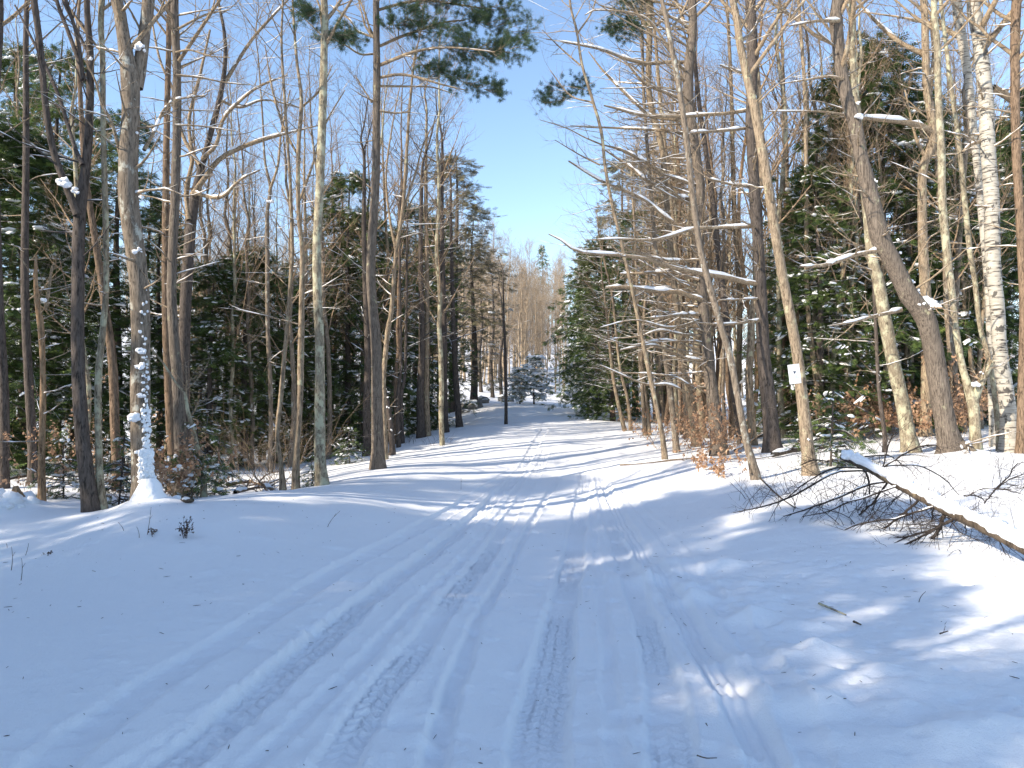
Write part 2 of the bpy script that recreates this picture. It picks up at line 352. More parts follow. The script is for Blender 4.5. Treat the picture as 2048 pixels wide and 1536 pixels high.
# ------------------------------------------------------------------ foliage templates
def frond(kind):
    """flat spray in local x (length) and y; returns verts (V,3), tris"""
    v = []; t = []
    def leaf(x0, y0, ang, L, w, dz=0):
        c, s = math.cos(ang), math.sin(ang); k = len(v)
        v.extend([(x0, y0, 0), (x0+.45*L*c-w*s, y0+.45*L*s+w*c, dz*.5+.01), (x0+L*c, y0+L*s, dz), (x0+.45*L*c+w*s, y0+.45*L*s-w*c, dz*.5-.01)])
        t.extend([(k, k+1, k+2), (k, k+2, k+3)])
    if kind == 'hem':
        leaf(0, 0, 0, 1.0, .035, -.12)
        for i, x in enumerate((.12, .3, .48, .66)):
            L = .52-.3*x
            leaf(x, 0, .95, L, .055, -.10); leaf(x+.05, 0, -.95, L, .055, -.10)
    else:
        for i in range(13):
            a = (i/12-.5)*2.6; L = .75+.25*math.cos(i*2.3)
            leaf(0, 0, a, L, .022, .35*math.sin(i*1.7))
    return np.array(v), np.array(t)
FR = {'hem': frond('hem'), 'pine': frond('pine')}
def fronds(mb, pos, dirs, size, kind, rng, tilt=.5):
    V, T = FR[kind]; n = len(pos)
    if n == 0: return
    d = norm(dirs); up = np.zeros((n, 3)); up[:, 2] = 1; up += rng.normal(size=(n, 3))*tilt
    side = norm(np.cross(up, d)); nn = np.cross(d, side); s = size[:, None, None]
    W = pos[:, None]+s*(V[None, :, 0, None]*d[:, None]+V[None, :, 1, None]*side[:, None]+V[None, :, 2, None]*nn[:, None])
    mb.add(W, None, (T[None]+(np.arange(n)*len(V))[:, None, None]).reshape(-1, 3))
def on(pts, m, rng, t0=.1, t1=1.0):
    Nn, K, _ = pts.shape; idx = np.repeat(np.arange(Nn), m); t = t0+(t1-t0)*rng.random(Nn*m); f = np.clip(t, 0, .999)*(K-1); i = f.astype(int); fr = (f-i)[:, None]
    A = pts[idx, i]; Bb = pts[idx, i+1]; return A*(1-fr)+Bb*fr, norm(Bb-A)
# low blob
def ico():
    import bmesh
    bm = bmesh.new(); bmesh.ops.create_icosphere(bm, subdivisions=2, radius=1); V = np.array([v.co[:] for v in bm.verts]); T = np.array([[v.index for v in f.verts] for f in bm.faces]); bm.free(); return V, T
IV, IT = ico()
def blobs(mb, pos, size, rng, flat=.4, dirs=None):
    n = len(pos)
    if n == 0: return
    V = IV[None]*np.ones((n, 1, 1)); ph = rng.random((n, 3))*6.28
    nz = 1+.22*np.sin(IV[None, :, 0]*3+ph[:, 0, None])+.2*np.sin(IV[None, :, 1]*4+ph[:, 1, None])+.15*np.sin(IV[None, :, 0]*7+ph[:, 2, None])
    V = V*nz[..., None]; st = np.ones((n, 1, 3)); st[:, 0, 0] = .8+.9*rng.random(n); st[:, 0, 1] = .6+.5*rng.random(n); st[:, 0, 2] = flat*(.6+.8*rng.random(n)); V = V*st
    a = rng.random(n)*6.28 if dirs is None else np.arctan2(dirs[:, 1], dirs[:, 0]); c, s = np.cos(a)[:, None], np.sin(a)[:, None]
    sl = (np.zeros(n) if dirs is None else np.clip(dirs[:, 2], -.7, .5))[:, None]
    W = np.stack([V[..., 0]*c-V[..., 1]*s, V[..., 0]*s+V[..., 1]*c, V[..., 2]+V[..., 0]*sl], -1)*size[:, None, None]+pos[:, None]
    mb.add(W, None, (IT[None]+(np.arange(n)*len(IV))[:, None, None]).reshape(-1, 3))

def clone(root, loc, rz=0, s=1.0, sw=None, tilt=(0, 0)):
    r = root.copy(); C.objects.link(r); r.location = tuple(loc); r.rotation_euler = (tilt[0], tilt[1], rz)
    sw = s if sw is None else sw; r.scale = (sw, sw, s)
    for ch in root.children:
        c = ch.copy(); C.objects.link(c); c.parent = r
    return r
# ------------------------------------------------------------------ hemlocks
def hemlock(seed, H=12.0, R=2.6, zb=.08, nb=130, dense=1.0, snow=170, mat_=None, kind='hem', fs=None, ss=1.0, name='hemlock_tree'):
    rng = np.random.default_rng(seed); root = empty(name, (0, 0, 0), 'x', 'tree'); fs = fs or R/2.6
    K = 24; z = np.linspace(-.3, H, K); tr = np.stack([.12*np.sin(z*.5+seed)*z/H, .12*np.cos(z*.4)*z/H, z], 1); rad = np.interp(z, [0, H], [H*.014, .012]); rad[:2] *= 1.25
    mb = MB(); tubes(mb, tr, rad, 10, .08, rng); mb.build('trunk', B['dark'], root)
    t = zb+(1-zb)*np.sort(rng.random(nb))**.95; zz = t*H*.985; az = rng.random(nb)*6.283; prof = np.sin(np.clip(1-t, 0, 1)**.75*math.pi*.62+.05)
    L = R*prof*(.55+.6*rng.random(nb)); K2 = 7; s = np.linspace(0, 1, K2); el = .35*(t-.35)[:, None]
    hx = np.cos(az)[:, None]*L[:, None]*s; hy = np.sin(az)[:, None]*L[:, None]*s
    hz = zz[:, None]+L[:, None]*(el*s+(.10-.42*s)*s)+rng.normal(size=(nb, K2))*.02
    br = np.stack([hx, hy, hz], -1)+np.stack([np.interp(zz, z, tr[:, 0]), np.interp(zz, z, tr[:, 1]), zz*0], -1)[:, None]
    brr = (.006+.012*L/R)[:, None]*np.linspace(1, .3, K2)
    b2, r2 = grow(br, brr, 9, .12, 1, 55, .62*R/2.6, 5, .6, 0.02, -.35, .08, None, .45, .003, rng)
    b2 = b2.copy(); mid = b2[:, :1, 2]; b2[:, :, 2] = mid+(b2[:, :, 2]-mid)*.45
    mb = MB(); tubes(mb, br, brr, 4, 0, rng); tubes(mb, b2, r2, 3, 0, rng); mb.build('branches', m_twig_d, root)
    mb = MB(); p, d = on(b2, int(5*dense), rng, .15); d = d+rng.normal(size=d.shape)*.45; fronds(mb, p, d, (.16+.16*rng.random(len(p)))*fs, kind, rng, .35)
    p, d = on(br, int(6*dense), rng, .3); d = d+rng.normal(size=d.shape)*.5; fronds(mb, p, d, (.2+.16*rng.random(len(p)))*fs, kind, rng, .35)
    mb.build('foliage', mat_ or m_hem, root, smooth=False)
    if snow:
        mb = MB(); p, d = on(b2, 1, rng, .3); k = rng.permutation(len(p))[:snow]; q = p[k]; q[:, 2] += .03
        reps = 3; q = np.repeat(q, reps, 0)+rng.normal(size=(len(k)*reps, 3))*np.array([.10, .10, .02]); dd = np.repeat(d[k], reps, 0); dd[:, 2] -= .2
        blobs(mb, q, (.028+.075*rng.random(len(q))**2.2)*fs*ss, rng, .38, dd); mb.build('snow', m_clump, root)
    return root
HEM = [hemlock(s, 12, R, zb, nb, 1.0, sn) for s, R, zb, nb, sn in ((1, 2.9, .04, 150, 200), (2, 2.3, .08, 130, 130), (3, 3.3, .10, 150, 260), (4, 2.0, .18, 110, 150), (5, 2.7, .02, 160, 320))]
TAN_HEM = [hemlock(21, 12, 2.4, .12, 90, .8, 40, m_tan), hemlock(22, 12, 2.0, .25, 80, .7, 30, m_tan)]
used = set()
def inst(proto, loc, rz, s, sw, label, cat, group, tilt=(0, 0), name=None):
    if proto.name not in used:
        used.add(proto.name); o = proto; o.location = tuple(loc); o.rotation_euler = (tilt[0], tilt[1], rz); o.scale = (sw, sw, s)
    else: o = clone(proto, loc, rz, s, sw, tilt)
    if name: o.name = name
    for k_ in ('group',):
        if k_ in o: del o[k_]
    tag(o, label, cat, group); return o
def place_hem(px, d, topy, wf, v, label, group=None, protos=None, H0=12.0):
    p = P(px, HOR, d); g_ = gz(p[0], d); H = P(px, topy, d)[2]-g_; s = H/H0
    return inst((protos or HEM)[v], (p[0], d, g_-.05), random.uniform(0, 6.28), s, s*wf, label, 'tree', group)
random.seed(5)
LH = 'dark hemlocks standing behind the left trunks'
hl = [ # px, d, top y, width, variant, label
 (-60,17.5,190,1.25,0,'leafy green hemlock cut by the left edge of the picture, sunlit on top'),
 (45,19,250,1.2,2,'snow dotted hemlock behind the broken orange-brown snag on the left'),
 (150,20.5,330,1.2,4,'dark hemlock directly behind the near black forked trunk on the left'),
 (235,22,190,1.1,1,'tall narrow hemlock between the pale thin trunk and the snow based trunk'),
 (320,23,380,1.1,3,'dark hemlock filling the gap right of the snow based trunk'),
 (110,24,60,1.0,1,'tallest hemlock crown at the upper left, paler and farther back'),
 (20,27,80,1.0,3,'distant hemlock with a thin grey-green top at the upper left'),
 (420,21,520,1.3,4,'wide low hemlock with large snow pads right of the twin brown trunks'),
 (490,23,490,1.3,2,'broad snowy hemlock in the middle of the left wood'),
 (555,25,540,1.2,0,'dark hemlock behind the crooked pair of slim trunks'),
 (620,26,560,1.2,4,'dark low hemlock just left of the straight lichen covered pine'),
 (695,27,330,1.0,0,'tall pointed hemlock between the two big straight pines'),
 (730,29,420,1.1,2,'snowy hemlock immediately left of the crooked based pine'),
 (790,31,450,1.1,4,'hemlock with bright snow pads right of the crooked based pine'),
 (830,34,400,1.0,0,'hemlock behind the pale slim trunks near the road on the left'),
 (880,36,430,1.0,1,'dark hemlock just left of the last dark trunk before the bend'),
 (660,38,470,1.2,2,'hemlock deep in the wood behind the straight pine'),
 (560,40,500,1.2,1,'hemlock deep in the left wood below the bare hillside'),
 (450,36,520,1.3,0,'hemlock deep in the left wood behind the spreading bare tree'),
 (350,32,450,1.2,4,'hemlock deep behind the twin brown trunks'),
 (1195,36,470,1.1,2,'dark hemlock overhanging the right edge of the far road, nearest the bend'),
 (1225,31,520,1.15,0,'dense dark hemlock drooping to the snow on the right of the road'),
 (1178,42,500,1.05,4,'hemlock with snow clumps jutting out over the road on the right'),
 (1172,54,560,.95,2,'small dark hemlock where the right verge meets the far bend'),
 (1270,38,400,1.1,1,'hemlock behind the leaning slim trunks on the right'),
 (1340,34,330,1.1,3,'thin hemlock behind the big pine with the snowy dead limbs'),
 (1085,135,488,.8,3,'pointed evergreen rising above the far trees at the end of the road'),
 (1640,21,330,1.2,4,'dark hemlock behind the tree with the white notice'),
 (1700,23,120,1.1,0,'tall hemlock left of the large crooked tree'),
 (1765,24,60,1.1,2,'highest hemlock on the right, behind the large crooked tree'),
 (1830,25,150,1.1,1,'hemlock between the large crooked tree and the birches'),
 (1930,25,330,1.1,4,'dark hemlock behind the white birches'),
 (1590,26,400,1.0,0,'hemlock seen between the dark straight trunk and the notice tree'),
 (1990,30,230,1.1,2,'pale hemlock at the right edge behind the birches'),
 (2090,24,160,1.1,0,'hemlock cut by the right edge of the picture'),
]
for h in hl: place_hem(*h)
place_hem(948, 44, 430, 1.5, 1, 'shorter tan evergreen at the left edge of the sky gap', None, TAN_HEM)
place_hem(908, 41, 295, 1.45, 0, 'tall tan-green larchlike tree leaning over the left side of the far road', None, TAN_HEM)
place_hem(880, 44, 370, 1.0, 1, 'thin tan evergreen left of the tall tan-green tree by the far road', None, TAN_HEM)
place_hem(1250, 60, 300, 1.2, 0, 'tan-green evergreen behind the dead limbs on the right', None, TAN_HEM)
place_hem(1320, 45, 250, 1.2, 1, 'tan evergreen high behind the big right hand pine', None, TAN_HEM)
# young snow laden hemlock by the road end
young = hemlock(31, 4.0, 1.35, .16, 44, .5, 230, None, fs=1.0, ss=1.9)
sapl = hemlock(33, 1.6, .75, .05, 34, .35, 26, None, fs=.62, name='hemlock_sapling')
used.add(sapl.name)
p_ = P(1068, HOR, 46); inst(young, (p_[0], 46, gz(p_[0], 46)-.05), .5, .82, 1.1, 'young hemlock bowed under heavy snow at the end of the road', 'tree', None)
ync = clone(young, (P(1040, HOR, 45)[0], 45, gz(P(1040, HOR, 45)[0], 45)-.1), 2.5, .62, .8); tag(ync, 'smaller snow laden hemlock left of the bowed young one at the road end', 'tree')
for k,(px,d,h,lab) in enumerate([(430,13.8,.30,'low green hemlock seedling left of the snowy fallen branches'),(700,20,.28,'little hemlock seedling by the foot of the crooked pine'),(628,15.2,.18,'tiny hemlock seedling left of the straight pine base'),(1660,14.8,.42,'low hemlock sapling right of the notice tree'),(240,11.6,.3,'hemlock sapling between the pale thin trunk and snowy trunk base'),(385,12.6,.36,'hemlock sapling right of the snowy trunk base'),(130,13,.3,'hemlock sapling left of the near dark forked trunk')]):
    x_ = P(px,HOR,d)[0]; o_ = clone(sapl,(x_,d,gz(x_,d)-.03),k*1.3,h*2.4,h*2.5); tag(o_,lab,'sapling'); o_.name='hemlock_sapling'
# far stand: trees at the crest of the left hill are bare, see below

# ------------------------------------------------------------------ bare trees (copies)
def bare(seed, H, r0, spread=1.0, limbs=22, t0=.35, mat_=None, tw=None, name='bare_tree', sub=6, sub2=4, rm=1.0):
    rng = np.random.default_rng(seed); root = empty(name, (0, 0, 0), 'x', 'tree')
    K = 22; z = np.linspace(-.3, H, K); lean = rng.normal(size=2)*.03*H
    wob = np.cumsum(rng.normal(size=(K, 2))*.035*H/12, 0); tr = np.concatenate([wob+np.outer((z/H)**2, lean), z[:, None]], 1)
    rad = np.interp(z, [0, H*.6, H], [r0, r0*.6, r0*.06]); mb = MB(); tubes(mb, tr, rad, 8, .07, rng); mb.build('trunk', mat_ or B['tan'], root)
    par, pr = tr[None], rad[None]
    b1, r1 = grow(par, pr, limbs, t0, .98, 48, H*.20*spread, 7, .42, .18, .5, .10, None, .55, .008*rm, rng)
    b2, r2 = grow(b1, r1, sub, .15, 1, 42, H*.075*spread, 5, .5, .12, .35, .12, None, .4, .0055*rm, rng)
    b3, r3 = grow(b2, r2, sub2, .15, 1, 38, H*.035*spread, 4, .6, .1, .2, .12, None, .3, .0042*rm, rng)
    mb = MB(); tubes(mb, b1, r1, 5, .05, rng); tubes(mb, b2, r2, 3, 0, rng); tubes(mb, b3, r3, 3, 0, rng); mb.build('crown', tw or m_twig, root)
    return root
SL = [bare(50+i, 14, .085, .75, 26, .25, [B['tan'], B['brown'], B['mossy'], B['grey']][i % 4], name='slender_tree') for i in range(4)]
BT = [bare(60+i, 15, .14, 1.1, 24, .35, [B['tan'], B['grey'], B['brown']][i % 3]) for i in range(3)]
FA = [bare(70+i, 14, .12, 1.0, 26, .25, m_far_haze, m_far_haze, sub=7, sub2=5, rm=2.0, name='far_tree') for i in range(4)]
rg = random.Random(3)
def scatter(protos, n, pxr, dr, hr, label, group, H0, wob=.03, avoid=lambda x, y: False, power=1.0, name=None):
    k = 0; tries = 0
    while k < n and tries < n*20:
        tries += 1
        d = dr[0]+(dr[1]-dr[0])*rg.random()**power; px = rg.uniform(*pxr); x = (px-CX)/F*d
        if avoid(x, d): continue
        g_ = gz(x, d); s = rg.uniform(*hr)/H0
        inst(protos[rg.randrange(len(protos))], (x, d, g_-.05), rg.uniform(0, 6.28), s, s*rg.uniform(.8, 1.15), label, 'tree', group, (rg.gauss(0, wob), rg.gauss(0, wob)), name); k += 1
def roadx(d): return float(np.interp(d, [0, 10, 20, 30, 40, 50, 70, 100], [.5, .9, 1.5, 2.2, 3, 3.6, 4.6, 8]))
av = lambda x, y: abs(x-roadx(y)) < 3.2+.02*y
scatter(SL, 50, (360, 900), (20, 44), (11, 15), 'slender bare tree among the hemlocks left of the road', 'slender bare trees in the left wood', 14, avoid=av)
scatter(SL, 8, (0, 360), (15, 34), (11, 15), 'slender bare tree in the dark hemlocks at the far left', 'slender bare trees at the far left', 14, avoid=av)
scatter(SL, 90, (1290, 2080), (20, 48), (12, 17), 'slender sunlit bare tree in the wood right of the road', 'slender bare trees in the right wood', 14, .045, avoid=av)
scatter(SL, 26, (1150, 1420), (24, 46), (13, 17), 'slender bare tree mixed with the dark hemlocks right of the far road', 'slender bare trees over the right hemlocks', 14, .04, avoid=av)
scatter(BT, 12, (1250, 2050), (24, 50), (13, 17), 'taller bare hardwood deeper in the right wood', 'bare hardwoods in the right wood', 15, avoid=av)
scatter(BT, 12, (330, 880), (28, 60), (11, 15), 'bare hardwood deeper in the left wood', 'bare hardwoods in the left wood', 15, avoid=av)
scatter(FA, 220, (850, 1130), (56, 145), (9, 14), 'pale bare tree in the sunlit stand closing the end of the road', 'pale bare trees beyond the end of the road', 14, avoid=lambda x, y: abs(x-roadx(y)) < 3 and y < 75)
scatter(FA, 80, (250, 900), (60, 170), (11, 16), 'pale bare tree on the hillside behind the left wood', 'pale bare trees on the left hillside', 14)
scatter(FA, 25, (1090, 1500), (60, 120), (12, 16), 'pale bare tree far back behind the right wood', 'pale bare trees behind the right wood', 14)
scatter(FA, 25, (1500, 2048), (45, 100), (12, 16), 'pale bare tree far back behind the birches', 'pale bare trees behind the birches', 14)

# ------------------------------------------------------------------ traced near trees
def limb3(pl, d0, d1, n=None):
    k = len(pl); L = np.concatenate([[0], np.cumsum([math.hypot(pl[i+1][0]-pl[i][0], pl[i+1][1]-pl[i][1]) for i in range(k-1)])]); L /= L[-1]
    ds = d0+(d1-d0)*L; p4 = np.array([[*P(x, y, dd), wpx/2/F*dd] for (x, y, wpx), dd in zip(pl, ds)])
    q = catmull(p4, n or max(8, k*4)); return q[:, :3], np.maximum(q[:, 3], .002)
hero_i = 0
def hero(name, label, barkm, d, pts, limbs=(), ext=6.0, crown=1.0, dead=14, deadL=1.0, bias=None, group=None, tw=None, dead_t=(.25, .95), snowy=.8, fork=None, extra=None, upward=.1, cat='tree'):
    """trunk traced upwards; continues above the frame; limbs: (polyline, depth offset at tip, snow)"""
    global hero_i; hero_i += 1; rng = np.random.default_rng(100+hero_i)
    p4 = np.array([[*P(x, y, d+.0*i), wpx*.92/2/F*d] for i, (x, y, wpx) in enumerate(pts)])
    base = p4[0, :3].copy(); g_ = gz(base[0], base[1]); base[2] = g_
    low = p4[0].copy(); low[2] = min(low[2], g_)-.35; low[3] *= 1.05
    p4 = np.vstack([low, p4]); dn = p4[-1, :3]-p4[-3, :3]; dn /= np.linalg.norm(dn); dn[1] += rng.normal()*.05
    if ext:
        for k in range(1, 4): p4 = np.vstack([p4, np.r_[p4[-1, :3]+dn*ext/3+rng.normal(size=3)*.12, p4[-1, 3]*.72]])
    # gentle bends in depth
    zz = p4[:, 2]-p4[0, 2]; p4[:, 1] += .12*np.sin(zz*.6+hero_i)*np.clip(zz/3, 0, 1)
    n = int(max(30, np.linalg.norm(np.diff(p4[:, :3], axis=0), axis=1).sum()/.16)); q = catmull(p4, n); tp, trad = q[:, :3], np.maximum(q[:, 3], .004)
    hgt = tp[:, 2]-g_; trad = trad*(1+.28*np.exp(-np.clip(hgt, 0, 9)/.22))
    root = empty(name, base, label, cat, group)
    mb = MB(); tubes(mb, tp, trad, 16, .045, rng, cap=not ext)
    brm = MB(); snm = MB(); lp = []
    for l in limbs:
        pl, off, sn = l[0], l[1], l[2]; a_, r_ = limb3(pl, d, d+off, 18)
        if len(l) > 3: tubes(mb, a_, r_, 8, .06, rng); lo = None
        else: lm = MB(); tubes(lm, a_, r_, 8, .06, rng); lo = lm.build('limb', tw or m_branch, root, base)
        if sn:
            ls = MB(); snowtop(ls, a_, r_, 7, 1.0*sn, 1, rng, .9, .004); ls.build('snow', m_clump, lo or root, base)
        lp.append((a_, r_))
    mb.build('trunk', B[barkm] if isinstance(barkm, str) else barkm, root, base)
    if lp:
        A = np.array([x[0] for x in lp]); R_ = np.array([x[1] for x in lp])
        b2, r2 = grow(A, R_, 6, .2, 1, 42, .75, 6, .45, .06, .2, .13, None, .3, .004, rng, rmax=.02)
        b3, r3 = grow(b2, r2, 4, .2, 1, 38, .4, 4, .6, .08, .1, .12, None, .3, .0025, rng)
        tubes(brm, b2, r2, 4, 0, rng); tubes(brm, b3, r3, 3, 0, rng); snowtop(snm, b2, r2, 4, .8, snowy*.7, rng, .5, .003)
    T, R0 = tp[None], trad[None]
    if dead:
        b1, r1 = grow(T, R0, int(dead*1.5), dead_t[0], dead_t[1], 78, deadL, 7, .22, upward, .12, .09, bias, .1, .006, rng, rmax=.028)
        b2, r2 = grow(b1, r1, 4, .25, 1, 45, deadL*.4, 5, .5, .05, .05, .12, None, .3, .003, rng)
        tubes(brm, b1, r1, 5, .05, rng); tubes(brm, b2, r2, 3, 0, rng); snowtop(snm, b1, r1, 6, .85, snowy*.8, rng, .5, .003); snowtop(snm, b2, r2, 4, .7, snowy*.3, rng, .4, .002)
    if crown and ext:
        tt = max(.5, 1-ext*1.25/(tp[-1, 2]-tp[0, 2]))
        b1, r1 = grow(T, R0, int(14*crown), tt, .99, 50, 2.8*crown**.5, 7, .5, .15, .3, .1, None, .4, .01, rng)
        b2, r2 = grow(b1, r1, 6, .2, 1, 42, 1.1, 5, .5, .1, .2, .12, None, .4, .004, rng)
        b3, r3 = grow(b2, r2, 4, .2, 1, 38, .5, 4, .6, .08, .1, .12, None, .3, .003, rng)
        tubes(brm, b1, r1, 5, 0, rng); tubes(brm, b2, r2, 3, 0, rng); tubes(brm, b3, r3, 3, 0, rng)
    if extra: extra(root, base, rng, tp, trad, snm, brm)
    brm.build('branches', tw or m_branch, root, base); snm.build('snow', m_clump, root, base)
    return root
def plaster(spec):
    """snow stuck to one side of the trunk: (h0,h1,n,size,azimuth,spread)"""
    def f(root, base, rng, tp, trad, snm, brm):
        for h0, h1, n_, sz, az, sp in spec:
            h = h0+(h1-h0)*rng.random(n_)**1.3; zc = base[2]+h
            x = np.interp(zc, tp[:, 2], tp[:, 0]); y = np.interp(zc, tp[:, 2], tp[:, 1]); r = np.interp(zc, tp[:, 2], trad)
            a = az+(rng.random(n_)-.5)*sp; s = sz*(.5+rng.random(n_)); p = np.stack([x+np.cos(a)*r*.97, y+np.sin(a)*r*.97, zc], 1)
            blobs(snm, p, s, rng, 1.1)
    return f
def pix_blobs(lst, d):
    def f(root, base, rng, tp, trad, snm, brm):
        for x, y, wpx, n_ in lst:
            c = P(x, y, d-.12); s = wpx/2/F*d; p = c+rng.normal(size=(n_, 3))*np.array([s*.45, s*.25, s*.3]); blobs(snm, p, np.full(n_, s*.55)*(.5+.8*rng.random(n_)), rng, .8)
    return f
def skirt(root, base, rng, tp, trad, snm, brm):
    z = np.array([-.25, 0, .08, .18, .28, .40, .5]); k = 1-np.clip(z, 0, .5)/.5
    p = np.stack([base[0]+.07+.03*k, base[1]-.06+0*z, base[2]+z], 1); tubes(snm, p, np.array([.62, .44, .31, .25, .20, .165, .09]), 20, .12, rng)
def both(*fs):
    def f(*a):
        for q in fs: q(*a)
    return f
# left side
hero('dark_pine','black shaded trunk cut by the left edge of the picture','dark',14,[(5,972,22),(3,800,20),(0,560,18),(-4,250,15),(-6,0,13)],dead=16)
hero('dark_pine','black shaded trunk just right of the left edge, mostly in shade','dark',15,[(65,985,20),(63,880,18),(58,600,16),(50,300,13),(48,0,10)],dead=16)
hero('broken_snag','broken orange-brown snag with a ragged forked top on the left','orange',12,[(84,1012,15),(86,900,13),(92,800,12),(94,720,11),(90,650,13),(82,600,11),(78,560,8),(77,512,5)],[([(90,620,6),(97,585,6),(103,540,4),(108,525,2)],.1,.3)],ext=0,crown=0,dead=10,deadL=.8,extra=pix_blobs([(88,600,10,5),(86,575,7,4)],12),cat='dead tree')
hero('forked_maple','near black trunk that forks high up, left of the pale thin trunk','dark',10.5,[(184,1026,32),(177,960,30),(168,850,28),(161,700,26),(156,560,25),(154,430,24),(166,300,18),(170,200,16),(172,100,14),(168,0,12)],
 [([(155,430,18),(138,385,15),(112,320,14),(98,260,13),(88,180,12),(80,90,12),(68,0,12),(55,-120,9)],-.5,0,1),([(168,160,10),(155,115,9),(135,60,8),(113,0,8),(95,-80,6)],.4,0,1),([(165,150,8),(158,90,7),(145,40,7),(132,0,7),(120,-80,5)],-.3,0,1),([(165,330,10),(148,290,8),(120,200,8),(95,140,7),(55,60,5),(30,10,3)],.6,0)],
 dead=18,deadL=1.1,tw=m_twig_d,extra=pix_blobs([(130,362,22,7),(150,382,14,5),(178,118,8,4)],10.4))
hero('thin_maple','pale thin lichen speckled trunk right of the near black forked trunk','mossy',10.6,[(207,1024,19),(202,960,15),(198,850,14),(196,750,14),(202,640,13),(205,560,12),(202,420,12),(200,280,11),(204,120,11),(208,0,12)],dead=16,deadL=.8)
hero('slim_tree','brown slim trunk half hidden between the pale thin trunk and the snowy based one','brown',14.5,[(235,965,20),(228,860,19),(218,720,18),(203,600,15),(192,500,14),(180,400,13),(174,340,12),(168,200,9),(160,60,7)],dead=14)
hero('snow_based_maple','large forked trunk plastered with snow at its flared base','grey',10.5,[(291,1022,58),(285,980,46),(280,930,41),(276,850,39),(275,760,39),(277,650,39),(276,560,39),(269,480,39),(262,400,40),(264,320,38),(270,230,36),(268,165,36),(258,100,27),(248,40,25),(238,0,24)],
 [([(272,175,26),(282,120,25),(290,60,23),(297,0,24),(305,-120,20),(315,-300,14)],.3,0,1),([(248,340,8),(225,250,6),(205,210,6),(190,160,4),(170,120,3)],-.6,.9),([(288,300,8),(310,260,6),(325,225,6),(345,200,4)],.5,.9)],
 dead=16,deadL=1.0,extra=both(skirt,plaster([(.2,.9,420,.026,-.55,1.5),(.6,1.5,170,.019,-.45,1.0),(1.3,2.2,40,.016,-.5,.8),(1.95,3.3,18,.016,-.7,.8)]),pix_blobs([(277,95,20,8),(273,268,12,5),(280,700,16,6),(283,730,18,7),(285,790,14,6),(268,835,24,10),(282,395,10,4),(276,500,12,5)],10.5)))
hero('twin_trunk_pine','left and darker one of two brown trunks standing close together','brown',15,[(345,935,22),(340,850,19),(338,740,18),(337,620,17),(336,450,15),(332,250,13),(332,100,11),(335,0,10)],dead=22)
hero('straight_pine','right and paler one of two brown trunks standing close together','furrow',14,[(364,938,30),(362,870,26),(360,770,23),(354,680,21),(348,590,20),(348,500,19),(349,380,19),(349,250,18),(348,120,17),(346,0,16)],
 [([(352,150,5),(400,155,4),(450,165,3),(500,170,2)],.3,.4),([(352,105,5),(380,100,4),(420,112,3),(460,115,2)],-.2,0),([(350,200,5),(375,195,4),(410,192,4)],.1,1.1),([(350,250,4),(400,252,3),(470,262,2)],.3,.5),([(352,60,5),(410,30,4),(455,20,3)],0,0)],dead=34,deadL=1.3)
hero('spreading_maple','bare tree with wide snow lined limbs spreading right against the sky','dark',17,[(374,925,26),(371,800,24),(370,650,24),(373,520,23),(379,440,21),(386,385,20),(402,325,13),(420,262,12),(440,195,11),(452,130,9),(452,70,7),(440,0,5)],
 [([(385,392,14),(410,355,11),(440,318,10),(480,296,9),(530,278,8),(570,268,5),(640,250,2)],.8,.9),([(404,318,8),(432,290,7),(446,240,7),(480,202,6),(520,172,5),(575,150,2)],-.8,.9),([(450,165,8),(478,118,7),(508,74,6),(540,38,5),(585,-10,3)],.4,.9),([(378,440,10),(372,380,9),(385,320,8),(378,240,7),(400,150,6),(420,60,4)],1,.3),([(400,330,8),(365,270,7),(350,190,6),(320,120,5),(300,20,3)],.6,.4),([(440,200,6),(480,215,5),(530,200,4),(600,215,2)],.6,.8),([(386,385,9),(440,395,7),(480,360,5),(520,340,3)],-.5,.8)],
 ext=2.5,crown=.8,dead=12,deadL=1.4,tw=m_branch)
hero('bleached_snag','bleached leaning broken stem right of the paler brown trunk','mossy',12.6,[(408,940,12),(398,900,10),(388,860,9),(377,820,8),(370,785,6),(352,765,5),(325,725,4),(294,690,3)],[([(372,790,5),(372,775,4),(374,760,3)],0,0),([(380,835,4),(392,815,3),(398,800,2)],0,0)],ext=0,crown=0,dead=0,cat='dead tree')
hero('crooked_slim_tree','left and more crooked of the slim pair left of the straight pine','tan',15,[(566,978,13),(562,930,10),(554,870,10),(560,790,10),(565,715,9),(571,654,9),(577,572,8),(583,500,8),(582,376,7),(578,290,6),(573,205,6),(566,90,5)],dead=26,deadL=1.3,ext=3)
hero('slim_maple','right and thicker of the slim pair left of the straight pine','tan',15,[(591,975,16),(592,894,15),(597,805,14),(599,715,14),(603,607,12),(606,500,10),(600,427,9),(600,307,9),(605,205,8),(594,120,6),(585,20,5)],
 [([(600,400,6),(625,330,5),(650,250,4),(690,180,2)],.5,0),([(601,320,5),(570,260,5),(545,180,4),(530,90,2)],.4,0),([(603,215,5),(640,180,4),(665,130,2)],.3,0)],dead=26,deadL=1.3,ext=3)
hero('slim_birch','slim bare tree right behind the crooked pair with a snowy fork','grey',20,[(540,950,10),(541,800,9),(538,650,9),(537,512,9),(535,427,8),(540,376,7),(528,320,5),(522,230,4),(515,120,3)],[([(538,385,6),(556,330,5),(562,270,4),(580,180,3)],.2,.5)],dead=22,deadL=1.2,ext=2,extra=pix_blobs([(540,402,10,4)],20))
